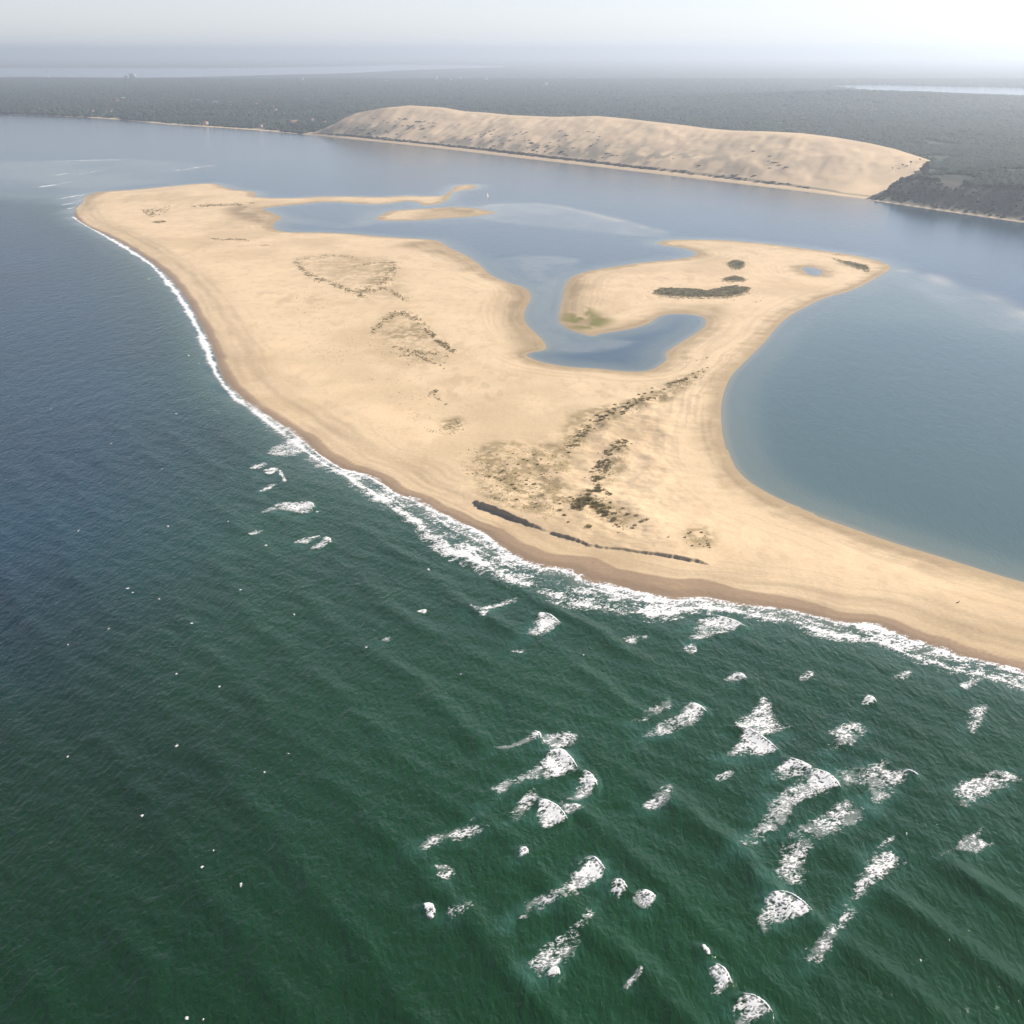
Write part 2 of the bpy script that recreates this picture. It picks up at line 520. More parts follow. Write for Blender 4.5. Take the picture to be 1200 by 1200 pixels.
xs = axis((-1180, -120, 2.8), (-120, -40, 1.35), (-40, 150, 0.8), (150, 230, 1.35), (230, 1000, 2.8))
ys = np.concatenate([axis((560, 715, 1.3), (715, 870, 0.75), (870, 940, 1.4))[:-1], geo(940, 3230, 1.6, 1.0023)])
X, Y = np.meshgrid(xs, ys)
x, y = X.ravel(), Y.ravel()
pre = d_sand(x, y)
sel = pre > -14
h = np.full(len(x), -5.0); dd = np.full(len(x), -99.0); do_ = np.zeros(len(x))
h[sel], dd[sel], do_[sel] = terrain(x[sel], y[sel])
keepv = sel.reshape(Y.shape)
keep = keepv[:-1, :-1] & keepv[1:, :-1] & keepv[:-1, 1:] & keepv[1:, 1:]
q = grid_quads(len(xs), len(ys), keep)
col = np.zeros((len(x), 3)); wet = np.zeros(len(x))
col[sel], wet[sel] = sand_colour(x[sel], y[sel], h[sel], dd[sel], do_[sel])
V = np.column_stack([x, y, h])
V, q, col, wet = compact(V, q, col, wet)
me = mesh_np("sandbank", V, q, M_SAND)
add_attr(me, "Col", col); add_attr(me, "wet", wet)
obj("sandbank_ground", me, kind="structure", label="pale sandbank with beaches, spits and dune hollows in the sea")

def ground_z(px, py):
    hh, _, _ = terrain(np.asarray(px, float), np.asarray(py, float))
    return hh

# ------------------------------------------------------------------ the sea
SW_N = np.array([0.853, 0.522]); SW_0 = np.array(G(850, 783)); SW_L = 36.0

# breaking waves: outline of the foam, its density, and the crest line where the wave is breaking
BREAKERS = [
 ([(635,861),(670,858),(675,871),(645,879)], .62, None),
 ([(645,880),(662,880),(677,901),(670,907),(638,915),(619,915),(600,924),(588,932),(572,929),(594,912),(619,904),(632,894)], .78, [(645,880),(656,880),(666,887),(677,902)]),
 ([(619,928),(632,924),(629,940),(607,961),(596,955)], .55, None),
 ([(683,905),(694,910),(700,923),(686,937),(664,943),(657,942),(673,928)], .75, [(684,905),(692,909),(700,923)]),
 ([(657,944),(686,947),(667,956)], .45, None),
 ([(632,939),(651,945),(665,961),(651,967),(635,970),(630,956)], .82, [(631,938),(648,944),(658,952),(665,962)]),
 ([(578,875),(600,872),(629,858),(635,866),(619,872),(588,880)], .55, [(627,859),(632,861),(634,867)]),
 ([(490,991),(505,977),(524,975),(565,953),(553,966),(575,970),(543,983),(521,985),(499,997)], .45, None),
 ([(508,1016),(521,1012),(534,1021),(524,1031),(512,1026)], .42, None),
 ([(607,1007),(611,995),(618,997),(618,1004)], .8, [(610,995),(617,997),(619,1003)]),
 ([(497,1062),(507,1062),(510,1073),(504,1080)], .9, [(497,1062),(506,1063),(510,1073)]),
 ([(524,1067),(553,1056),(554,1062),(534,1080)], .32, None),
 ([(683,1010),(694,1006),(708,1020),(699,1035),(686,1043),(661,1058),(632,1066),(613,1076),(608,1070),(619,1054),(651,1043),(670,1026)], .78, [(684,1009),(694,1006),(702,1012),(709,1021)]),
 ([(718,1035),(725,1032),(735,1043),(724,1054),(716,1046)], .66, [(722,1033),(728,1034),(735,1043)]),
 ([(740,1053),(756,1045),(768,1054),(759,1065),(749,1064)], .72, [(752,1046),(760,1047),(768,1054)]),
 ([(670,1083),(689,1065),(697,1073),(683,1099),(670,1121),(651,1137),(632,1146),(619,1127),(638,1108)], .50, None),
 ([(641,1140),(653,1135),(656,1145),(645,1148)], .78, [(646,1135),(653,1137),(656,1145)]),
 ([(729,1156),(749,1137),(752,1143),(737,1159)], .42, None),
 ([(743,868),(770,849),(812,825),(828,836),(800,856),(765,866)], .70, [(808,826),(817,828),(828,836)]),
 ([(740,842),(784,818),(788,830),(755,845)], .38, None),
 ([(752,943),(784,918),(790,938),(765,950)], .45, None),
 ([(892,817),(902,822),(913,846),(930,852),(895,864),(859,852),(881,832)], .66, None),
 ([(871,855),(885,860),(911,880),(895,887),(878,888),(850,885),(864,871)], .82, [(862,853),(880,858),(896,868),(912,881)]),
 ([(927,892),(951,901),(944,908),(920,913),(902,915),(909,901)], .72, [(926,891),(938,895),(952,902)]),
 ([(951,904),(971,909),(984,924),(965,932),(937,941),(927,962),(909,978),(888,988),(867,992),(881,969),(899,951),(895,939),(920,923),(934,915)], .74, [(952,904),(968,908),(978,916),(985,925)]),
 ([(838,913),(850,904),(862,906),(846,916)], .4, None),
 ([(969,951),(990,937),(1014,948),(1007,969),(983,976),(948,997),(944,1032),(916,1039),(909,1000),(934,969)], .42, None),
 ([(969,857),(1000,846),(1018,855),(1004,871),(983,880),(967,878),(979,866)], .58, None),
 ([(978,904),(1011,897),(1039,890),(1044,901),(1067,906),(1053,923),(1032,944),(1018,937),(1014,920),(990,923)], .62, [(1062,904),(1070,907),(1076,911)]),
 ([(1116,920),(1144,911),(1168,902),(1200,915),(1147,937),(1133,948),(1119,937)], .64, None),
 ([(1105,1004),(1126,983),(1151,971),(1147,983),(1167,990),(1144,999),(1119,997)], .55, None),
 ([(1049,979),(1042,993),(1062,1011),(1039,1028),(1014,1046),(990,1063),(997,1042),(1011,1018),(1025,993)], .64, None),
 ([(1007,1060),(990,1091),(976,1116),(955,1130),(937,1119),(962,1095),(986,1067)], .42, None),
 ([(897,1053),(920,1049),(951,1070),(934,1077),(909,1088),(895,1097),(885,1081)], .88, [(902,1050),(920,1049),(937,1057),(952,1071)]),
 ([(822,1110),(828,1110),(832,1121),(827,1120)], .8, [(823,1110),(828,1114),(832,1121)]),
 ([(829,1140),(841,1132),(852,1144),(857,1154),(846,1165),(832,1165),(838,1151)], .62, [(838,1132),(846,1136),(853,1145),(857,1155)]),
 ([(857,1186),(873,1167),(888,1172),(904,1188),(885,1198),(860,1207)], .7, [(871,1167),(884,1170),(896,1178),(905,1189)]),
 ([(848,797),(864,790),(874,797),(862,801)], .6, [(862,790),(869,792),(875,797)]),
 ([(1009,825),(1018,817),(1027,825),(1014,827)], .7, [(1016,817),(1022,819),(1027,825)]),
 ([(936,796),(948,787),(954,792),(944,799)], .55, None),
 ([(1130,836),(1158,825),(1151,850),(1137,860)], .42, None),
 ([(1042,794),(1067,785),(1064,796)], .38, None),
 ([(805,743),(818,727),(847,725),(872,735),(834,747),(813,752)], .74, [(836,723),(850,726),(862,730),(873,736)]),
 ([(799,760),(817,754),(813,768)], .55, None),
 ([(726,748),(759,745),(742,756)], .42, None),
 ([(1122,802),(1155,793),(1134,808)], .45, None),
 ([(550,710),(565,712),(602,701),(605,705),(577,715),(567,725),(557,717)], .62, None),
 ([(615,745),(632,720),(642,722),(656,732),(637,744),(620,746)], .84, [(633,720),(644,722),(657,732)]),
 ([(446,750),(457,746),(456,752)], .5, None),
 ([(488,716),(500,714),(498,719)], .6, None),
 ([(597,763),(615,761),(610,766)], .5, None),
 ([(312,528),(340,516),(352,516),(358,532),(324,535)], .55, None),
 ([(292,548),(310,541),(314,543),(304,550)], .5, None),
 ([(306,553),(320,548),(327,552),(316,556)], .7, None),
 ([(326,553),(330,553),(336,563),(333,566)], .8, None),
 ([(303,576),(316,568),(325,568),(312,576)], .7, None),
 ([(300,604),(328,588),(344,589),(368,591),(367,600),(350,602),(326,598)], .66, [(357,589),(365,591),(368,596)]),
 ([(290,626),(310,620),(298,628)], .55, None),
 ([(343,635),(376,627),(360,637)], .66, None),
 ([(363,643),(383,631),(388,637),(372,644)], .74, [(381,631),(386,633),(388,638)]),
]
SPECKS = [(197,617),(300,622),(312,640),(282,692),(225,732),(150,690),(155,695),(80,756),(207,790),(207,875),(167,957),(282,1037),(237,1017),(250,997),(79,887),
          (187,702),(267,612),(219,1194),(238,1195),(84,409),(221,417),(233,426),(207,485),(174,327),(92,622),(257,805),(338,883),(372,540+60),(430,760),(540,790),
          (684,768),(503,668),(128,737),(345,720),(310,905),(190,550),(130,520),(60,300+180)]

CREST_W = []
for px, den, cr in BREAKERS:
    if cr:
        CREST_W.append(W(smooth(cr, 3, closed=False)))

def sea_z(x, y):
    P0, P1 = x - SW_0[0], y - SW_0[1]
    s = P0 * SW_N[0] + P1 * SW_N[1]
    t = -P0 * SW_N[1] + P1 * SW_N[0]
    oc = sstep(4, 45, f_oc(x, y))
    near = sstep(1500, 700, y)
    warp = 22 * (fbm(t / 130, s / 120, 3, 41) - 0.5)
    amp = (0.15 + 1.0 * sstep(0.38, 0.62, fbm(t / 95 + 3, s / 50, 3, 43))) * (0.45 + 0.55 * sstep(-120, 60, x))
    ph = 2 * np.pi * (s + warp) / SW_L
    c = np.cos(ph)
    zz = 0.78 * amp * (np.power((c + 1) / 2, 3.6) * 2 - 0.6)
    ph2 = 2 * np.pi * (s * 0.93 + t * 0.36 + 10 * (fbm(x / 60, y / 60, 2, 45) - .5)) / 17.0
    zz = zz + 0.13 * np.cos(ph2) * (0.4 + fbm(x / 40, y / 40, 2, 46))
    ph3 = 2 * np.pi * (s * 0.8 - t * 0.6 + 8 * (fbm(x / 40, y / 40, 2, 47) - .5)) / 10.5
    zz = zz + 0.06 * np.cos(ph3) + 0.42 * (fbm(s / 8, t / 20, 4, 48) - 0.5)
    zz = zz * oc * near
    for L in CREST_W:
        lo, hi = L.min(0) - 14, L.max(0) + 14
        m = (x > lo[0]) & (x < hi[0]) & (y > lo[1]) & (y < hi[1])
        if m.any():
            d, arc, side = line_dist(np.column_stack([x[m], y[m]]), L)
            front = side * d                        # positive on the shoreward side
            w = np.where(front > 0, 1.3, 4.5)
            zz[m] = np.maximum(zz[m], zz[m] * 0.4 + 1.15 * np.exp(-(d / w) ** 2))
    return zz

xs = np.concatenate([-geo(330, 60000, 3.0, 1.075)[::-1], axis((-330, -30, 3.0))[1:-1], axis((-30, 300, 1.7)), geo(300, 60000, 2.6, 1.08)[1:]])
ys = np.concatenate([axis((230, 330, 6.0))[:-1], axis((330, 860, 1.7))[:-1], geo(860, 90000, 2.2, 1.0075)])
X, Y = np.meshgrid(xs, ys)
x, y = X.ravel(), Y.ravel()
z = sea_z(x, y)
inbox = (x > BOX[0]) & (x < BOX[2]) & (y > BOX[1]) & (y < BOX[3])
d = np.where(inbox, d_sand(x, y), -400.0)
C_GREEN = np.array([0.0045, 0.0410, 0.0080])
C_BLUE = np.array([0.0012, 0.0275, 0.045])
C_CHAN = np.array([0.020, 0.054, 0.084])
C_LAG = np.array([0.105, 0.150, 0.138])
C_SHOAL = np.array([0.24, 0.255, 0.235])
C_EDGE = np.array([0.34, 0.28, 0.19])
BLUEP = [(-300,240),(84,268),(140,318),(185,380),(210,440),(225,500),(215,560),(180,640),(120,700),(40,760),(-80,800),(-700,800)]
LAGP = [(862,440),(900,400),(950,360),(1030,328),(1050,320),(1110,334),(1169,356),(1400,440),(1500,800),(1340,730),(1169,676),(1000,620),(880,570),(845,500)]
oc = np.where(inbox, f_oc(x, y), np.where((y < 1200) | (x < -900), 300.0, -400.0))
c = np.tile(C_CHAN, (len(x), 1))
c = mixc(c, C_GREEN, sstep(-20, 20, oc) * sstep(3300, 2450, y))
c = mixc(c, C_BLUE, pmask(BLUEP, x, y, 110))
deep = pmask([(-700,760),(60,700),(220,760),(330,900),(420,1050),(480,1260),(400,1500),(-900,1500)], x, y, 70)
c = c * (1 - 0.42 * deep)[:, None]
patch = fbm(x / 120, y / 160, 4, 51)
c = c * (0.72 + 0.56 * patch)[:, None]
c = mixc(c, C_LAG, pmask(LAGP, x, y, 30) * 0.95)
lagdeep = pmask([(900,440),(1000,380),(1169,400),(1400,500),(1500,720),(1169,650),(1000,600),(900,550),(870,500)], x, y, 70)
c = mixc(c, np.array([0.058, 0.104, 0.098]), lagdeep * 0.85)
inl = pmask([(300,275),(300,240),(420,238),(560,235),(640,238),(700,250),(790,275),(830,300),(840,400),(780,440),(600,425),(600,340),(540,300)], x, y, 25)
c = mixc(c, np.array([0.062, 0.094, 0.112]), inl * 0.8)
def shoal(px, f, a, colr=C_SHOAL, noise=60, seed=61):
    global c
    m = pmask(px, x, y, f)
    c = mixc(c, colr, m * a * (0.45 + 0.55 * sstep(0.35, 0.62, fbm(x / noise, y / (noise * 1.6), 4, seed))))
shoal([(555,244),(590,239),(630,238.5),(660,243),(700,252),(760,267),(785,276),(740,276),(680,270),(610,263),(560,256)], 14, .75)
shoal([(585,330),(575,308),(610,300),(680,303),(665,322),(655,335),(650,372),(690,396),(745,400),(700,413),(650,411),(636,398),(618,370),(624,345)], 10, .55, C_SHOAL, 40, 62)
shoal([(-60,194),(60,189),(150,187),(194,190),(197,203),(210,212),(120,221),(92,238),(70,240),(0,232),(-60,228)], 45, .85, np.array([0.15,0.19,0.165]), 120, 63)
shoal([(200,194),(215,190),(250,195),(230,200),(205,203)], 20, .35, C_SHOAL, 60, 64)
shoal([(1040,318),(1060,316),(1110,328),(1169,352),(1250,390),(1169,385),(1100,355),(1060,335)], 14, .5, C_SHOAL, 80, 65)
shoal([(415,245),(480,240),(560,240),(600,250),(560,262),(480,263),(420,262)], 12, .3, C_SHOAL, 50, 66)
shoal([(320,258),(360,256),(400,262),(420,258),(440,262),(400,268),(350,262)], 8, .4, C_SHOAL, 40, 67)
# pale rims of the banks just under the surface
for px, wd, a in (([(560,243),(590,239.5),(630,239),(660,243.5),(700,252),(740,262),(772,271)], 12, .7), ([(1046,315),(1075,320),(1105,330),(1135,340),(1169,354),(1240,385)], 7, .75),
                  ([(31,190),(100,188),(150,187),(195,190),(240,195)], 18, .3), ([(195,191),(196,200),(205,208)], 10, .3)):
    L = W(smooth(px, 3, closed=False))
    dl, arc, sd = line_dist(np.column_stack([x, y]), L)
    c = mixc(c, C_EDGE * [1.1, 1.2, 1.35], sstep(wd * 2, 0, dl) * a * (0.3 + 0.7 * sstep(.35, .6, fbm(x / 45, y / 80, 3, 70))))
for px, den, cr in BREAKERS:
    p_ = np.array(px, float); ce = p_.mean(0)
    big_ = [tuple(ce + (q_ - ce) * 1.35 + np.array([-5.0, 4.0])) for q_ in p_]
    m = pmask(big_, x, y, 5.0)
    c = mixc(c, np.array([0.028, 0.098, 0.066]), m * (0.25 + 0.5 * den) * sstep(.3, .65, fbm(x / 9, y / 9, 3, 72)))
# sand showing through the last decimetres
shelt = np.where(oc > 0, 0.35, 1.0)
c = mixc(c, C_EDGE * 0.9, sstep(-9, -0.5, d) * shelt * 0.85)
c = mixc(c, np.array([0.19, 0.215, 0.175]), sstep(-48, -3, d) * np.where(oc > 0, 0.12, 0.6))
c = mixc(c, np.array([0.045, 0.105, 0.075]), sstep(-55, -5, d) * np.where(oc > 0, 0.6, 0.0))
c = mixc(c, np.array([0.17, 0.185, 0.14]), sstep(-24, -2, d) * np.where(oc > 0, 0.6, 0.0) * sstep(.3, .6, fbm(x / 18, y / 18, 3, 73)))
chop = np.where(oc > 0, 0.3 + 0.7 * sstep(3400, 2450, y), 0.22 + 0.08 * sstep(2600, 3200, y)) * sstep(-2, -25, d)
V = np.column_stack([x, y, z])
keepq = (d < 16).reshape(Y.shape)
keep = keepq[:-1, :-1] | keepq[1:, 1:]
q = grid_quads(len(xs), len(ys), keep)
V, q, c, chop = compact(V, q, c, chop)
me = mesh_np("sea", V, q, M_SEA)
add_attr(me, "Col", c); add_attr(me, "chop", chop)
obj("sea_water", me, kind="structure", label="green and blue sea water with swell around the sandbank")

# ------------------------------------------------------------------ the mainland
COAST = [(-700,122),(-300,127),(-100,131),(31,134.5),(70,136.5),(100,137.5),(150,141),(200,146),(240,148.5),(300,152.5),(350,157),(400,162),(500,172.5),(600,184.5),(700,196),
         (800,208),(900,220),(1000,232),(1050,239),(1100,246.5),(1169,256.5),(1300,275),(1600,315)]
L_COAST = W(COAST)
def coast_d(P):
    d, arc, side = line_dist(P, L_COAST)
    return d * side, arc          # inland positive

# dune: crest line of the photograph carried inland from the beach
BASE_U = np.array([390, 420, 450, 500, 600, 700, 800, 900, 1000, 1015])
CREST = np.array([(372,158),(392,148),(405,141),(420,132),(450,126.5),(480,123.5),(520,126),(545,130.5),(570,132),(600,135),(650,137),(700,136),(730,138.5),(760,142),(800,146.5),(830,150.5),(860,153),
                  (900,154),(940,156),(980,161),(1020,168),(1050,175),(1075,183),(1090,188),(1096,193),(1104,206)], float)
def crest_height(x, y):
    z = 60.0
    for _ in range(30):
        dep = y * math.cos(TH) + (H - z) * math.sin(TH)
        u = 600 + F * x / dep
        v = np.interp(u, CREST[:, 0], CREST[:, 1])
        cy = (600 - v) / F
        zt = H - y * (math.sin(TH) - cy * math.cos(TH)) / (math.cos(TH) + cy * math.sin(TH))
        z = 0.5 * z + 0.5 * zt
    return z, u
A_ = np.array(G(352, 157.2)); B_ = np.array(G(1016, 234))
NSD, NTD = 460, 150
cumL = np.concatenate([[0], np.cumsum(np.sqrt(((L_COAST[1:] - L_COAST[:-1]) ** 2).sum(1)))])
arcA = line_dist(A_[None], L_COAST)[1][0]; arcB = line_dist(B_[None], L_COAST)[1][0]
def coast_pt(a):
    px_ = np.interp(a, cumL, L_COAST[:, 0]); py_ = np.interp(a, cumL, L_COAST[:, 1])
    return np.column_stack([px_, py_])
S_ = np.linspace(0, 1, NSD)
base = coast_pt(arcA + (arcB - arcA) * S_)
axd = (B_ - A_) / np.linalg.norm(B_ - A_)
nrm = np.array([-axd[1], axd[0]]);  nrm = nrm if nrm[1] > 0 else -nrm
width = np.interp(S_, [0, .03, .12, .4, .7, .9, 1.0], [60, 150, 390, 470, 450, 420, 360])
crest_xy = base + nrm * width[:, None]
ch = np.array([crest_height(px_, py_)[0] for px_, py_ in crest_xy])
cu = np.array([crest_height(px_, py_)[1] for px_, py_ in crest_xy])
print("dune crest heights", ch[::46].round(0), cu[::46].round(0))
ch = np.clip(ch, 6, 130)
S_E = S_[min(NSD - 2, int(np.argmin(np.abs(cu - 1091))))]         # where the bare crest ends against the forest
TT = np.concatenate([np.linspace(0, 1, 112), 1 + np.linspace(0, 0.62, 40)[1:]])
SS, T2 = np.meshgrid(S_, TT)
CHH = np.tile(ch, (len(TT), 1)); WID = np.tile(width, (len(TT), 1))
DX = base[None, :, 0] + nrm[0] * WID * T2
DY = base[None, :, 1] + nrm[1] * WID * T2
prof = np.interp(T2, [0, .05, .09, .12, .3, .55, .8, .93, 1.0, 1.1, 1.2, 1.62], [-.02, .03, .05, .10, .34, .62, .87, .97, 1.0, .86, .70, .0])
nx_, ny_ = DX.ravel(), DY.ravel()
al_ = nx_ * axd[0] + ny_ * axd[1]; ac_ = nx_ * nrm[0] + ny_ * nrm[1]
und = (fbm(al_ / 150 + ac_ / 200, ac_ / 200, 4, 81) - 0.5).reshape(DX.shape)
rip = (1 - np.abs(2 * fbm(al_ / 55 + ac_ / 90, ac_ / 190, 4, 83) - 1)).reshape(DX.shape) - 0.6
belly = sstep(.1, .3, T2) * sstep(1.0, .82, T2)
prof = prof * (1 - 0.9 * sstep(.86, .98, SS) * (T2 > 1.005))
DZ = prof * CHH + belly * (13 * und + 5 * rip) * np.clip(CHH / 80, 0, 1)
DZ = DZ - 3.0 * (T2 > 1.5)
V = np.column_stack([nx_, ny_, DZ.ravel()])
c = np.tile(SAND_DRY * [0.97, 0.96, 0.97], (len(V), 1))
c = mixc(c, SAND_FLAT * 1.05, (sstep(.10, .05, T2) * sstep(0, .02, T2)).ravel() * 0.3)
c = mixc(c, np.array([0.20, 0.165, 0.11]), (sstep(.085, .10, T2) * sstep(.135, .115, T2)).ravel() * 0.75)
c = mixc(c, np.array([0.22, 0.18, 0.125]), (sstep(.1, .16, T2) * sstep(.62, .3, T2) * sstep(.98, .7, SS)).ravel() * sstep(.42, .62, fbm(al_ / 45 + ac_ / 60, ac_ / 70, 4, 86)) * 0.8)
c = mixc(c, np.array([0.30, 0.235, 0.155]), (sstep(.2, .4, T2) * sstep(1.0, .75, T2)).ravel() * sstep(.5, .7, fbm(nx_ / 90, ny_ / 120, 4, 88)) * 0.35)
edge_n = 0.006 * (fbm(al_ / 25, ac_ / 25, 3, 89) - .5).reshape(DX.shape)
kv = (SS < 1 - (1 - S_E) * np.clip(T2, 0, 1.3) + edge_n) & ~((SS > .85) & (T2 > 1.12))
q = grid_quads(NSD, len(TT), kv[:-1, :-1] & kv[1:, :-1] & kv[:-1, 1:] & kv[1:, 1:])
VD, q, c = compact(V, q, c)
me = mesh_np("great_dune", VD, q, M_SAND)
add_attr(me, "Col", c); add_attr(me, "wet", np.zeros(len(VD)))
obj("great_dune_hill", me, kind="structure", label="huge bare sand dune along the far shore in front of the forest")

def land_h(x, y):
    P = np.column_stack([x, y])
    d, arc = coast_d(P)
    far = sstep(9000, 6500, y)
    h = np.where(d < 0, np.maximum(d * 0.06, -6), 1.2 * sstep(0, 15, d) + 12 * sstep(25, 160, d))
    h = h + sstep(60, 400, d) * far * (26 * (fbm(x / 520, y / 520, 3, 91) - 0.4))
    inl = sstep(300, 900, d)
    tb = (arc - arcB)
    bl = sstep(-60 - (1 - S_E) * (arcB - arcA) * np.clip(d / 390, 0, 1.3), 40, tb) * sstep(900, 500, tb)
    bl = bl * sstep(8, 110, d) * sstep(1500, 500, d)
    h = h + bl * (34 + 10 * (fbm(x / 120, y / 120, 3, 93) - .5))
    # under the great dune the land stays low
    ta = np.clip((arc - arcA) / (arcB - arcA), -0.2, 1.2)
    tend = 1 - (1 - S_E) * np.clip(d / 390, 0, 1.3)
    under = sstep(-.02, .04, ta) * sstep(tend + .012, tend - .012, ta) * sstep(560, 420, d)
    h = np.where(d > 0, h * (1 - under) - 2.5 * under, h)
    hill = 46 * np.exp(-(((x - 2100) / 900) ** 2 + ((y - 8200) / 700) ** 2))
    return h + hill, d, arc

xs = np.concatenate([-geo(3200, 70000, 60, 1.12)[::-1], axis((-3200, -900, 24))[1:-1], axis((-900, 1500, 13)), geo(1500, 70000, 20, 1.06)[1:]])
ys = np.concatenate([axis((1000, 2200, 60))[:-1], axis((2200, 5200, 13))[:-1], axis((5200, 9000, 40))[:-1], geo(9000, 90000, 80, 1.09)])
X, Y = np.meshgrid(xs, ys)
x, y = X.ravel(), Y.ravel()
h, d, arc = land_h(x, y)
V = np.column_stack([x, y, h])
kv = (d > -60).reshape(Y.shape)
q = grid_quads(len(xs), len(ys), kv[:-1, :-1] | kv[1:, 1:] | kv[1:, :-1] | kv[:-1, 1:])
FLOOR = np.array([0.030, 0.038, 0.026])
c = np.tile(FLOOR, (len(x), 1)) * (0.7 + 0.6 * fbm(x / 260, y / 600, 4, 95))[:, None]
bw = (6 + 26 * sstep(.35, .65, fbm(arc / 240, arc * 0, 3, 96))) * np.where(arc > arcB, .22, 1.0)
c = mixc(c, SAND_DRY * 0.95, sstep(bw + 8, bw, d) * (d > -20))
c = mixc(c, SAND_DRY * 0.7, sstep(.66, .78, fbm(x / 45, y / 90, 3, 97)) * sstep(5200, 3600, y) * sstep(-50, 100, arc - arcB) * sstep(260, 60, d) * 0.5)
c = mixc(c, np.array([0.155, 0.135, 0.10]), sstep(-20, 40, arc - arcB) * sstep(125, 85, d) * (d > 4) * (.55 + .45 * sstep(.35, .6, fbm(x / 40, y / 40, 3, 98))))
V, q, c = compact(V, q, c)
me = mesh_np("mainland", V, q, M_SAND)
add_attr(me, "Col", c); add_attr(me, "wet", np.zeros(len(V)))
obj("mainland_ground", me, kind="structure", label="low wooded mainland across the channel")

# two pale sheets of water far inland
def sheet(name, px, z, label):
    poly = np.array([G(u, v, z) for u, v in smooth(px, 3)])
    bm = bmesh.new()
    bm.faces.new([bm.verts.new((p[0], p[1], z)) for p in poly])
    bmesh.ops.triangulate(bm, faces=bm.faces[:])
    me = bpy.data.meshes.new(name); bm.to_mesh(me); bm.free()
    me.materials.append(M_SEA)
    add_attr(me, "Col", np.tile(C_CHAN * 1.5, (len(me.vertices), 1))); add_attr(me, "chop", np.full(len(me.vertices), 1.0))
    obj(name, me, kind="structure", label=label)
sheet("bay_water", [(-120,90.5),(31,90),(150,91),(240,90),(330,87.5),(400,86),(480,82),(560,79.5),(590,77.5),(480,76),(400,78),(250,80),(100,80),(-120,81)], 14.5, "pale water of a tidal bay beyond the pine forest")
LAKE = [(955,101),(985,103.5),(1010,106),(1030,109.5),(1060,110),(1110,112),(1169,114),(1300,116),(1320,108),(1200,103),(1100,101),(1020,99.5)]
sheet("lake_water", LAKE, 14.5, "pale inland lake beyond the pine forest")

# ------------------------------------------------------------------ surf and breaking waves
def foam_mesh(name, x0, y0, x1, y1, step, cover_fn, zfn, lift=0.22):
    xs = np.arange(x0, x1 + step, step); ys = np.arange(y0, y1 + step, step)
    X, Y = np.meshgrid(xs, ys)
    x, y = X.ravel(), Y.ravel()
    a = cover_fn(x, y)
    A = a.reshape(Y.shape) > 0.06
    keep = A[:-1, :-1] | A[1:, :-1] | A[:-1, 1:] | A[1:, 1:]
    if not keep.any():
        return None
    q = grid_quads(len(xs), len(ys), keep)
    used = np.unique(q)
    z = np.zeros(len(x)); z[used] = zfn(x[used], y[used]) + lift + 0.18 * a[used]
    V, q, a = compact(np.column_stack([x, y, z]), q, a)
    me = mesh_np(name, V, q, M_FOAM)
    add_attr(me, "cover", a)
    return me

def lace(x, y, seed, k=1.0):
    """torn network, about 0..1, streaked along the drift of the waves"""
    s = (x * SW_N[0] + y * SW_N[1]) / k; t = (-x * SW_N[1] + y * SW_N[0]) / k
    w = 1.2 * (fbm(x / 2.0, y / 2.0, 2, seed + 5) - .5)
    f1 = fbm((s + w) / 1.15, (t + w) / 0.85, 2, seed)
    f2 = fbm((s - w) / 1.5, (t + w) / 1.0, 2, seed + 9)
    net = 1 - np.abs(2 * f2 - 1)
    big = fbm(s / 6, t / 4, 2, seed + 3)
    return 0.5 + ((f1 - .5) * 0.75 + (net - .72) * 1.25 + (big - .5) * 0.85)

def patch_cover(poly, den, seed, crest=None):
    def fn(x, y):
        P = np.column_stack([x, y])
        d = sdf(P, poly)
        size = max(1.0, np.sqrt(abs(poly_area(poly))) * 0.2)
        e = sstep(-0.5 * min(size, 2.5), min(size * 1.3, 5.0), d + 2.6 * min(1, size / 3) * (fbm(x / 3.0, y / 3.0, 3, seed + 21) - .5))
        dn = den * (0.30 + 0.70 * e)
        if crest is not None:
            dc = line_dist(P, crest)[0]
            near = np.exp(-dc / 2.2)
            dn = dn * (1.1 - 0.45 * sstep(0, max(8.0, 5 * size), dc)) + 0.22 * near * e
        v = lace(x, y, seed) - (1.04 - dn)
        veil = 0.36 * sstep(.1, .9, e) * den * sstep(.3, .7, fbm(x / 5, y / 5, 2, seed + 31))
        fade = 1.0 if crest is None else 1.0 - 0.35 * sstep(2, max(10.0, 5 * size), line_dist(P, crest)[0])
        return np.clip(sstep(-0.22, 0.42, v) * sstep(0.0, 0.35, e) * fade * (0.5 + 0.5 * min(1, den * 1.2)) + veil, 0, .95)
    return fn

def poly_area(p):
    x, y = p[:, 0], p[:, 1]
    return 0.5 * float(np.sum(x * np.roll(y, -1) - np.roll(x, -1) * y))

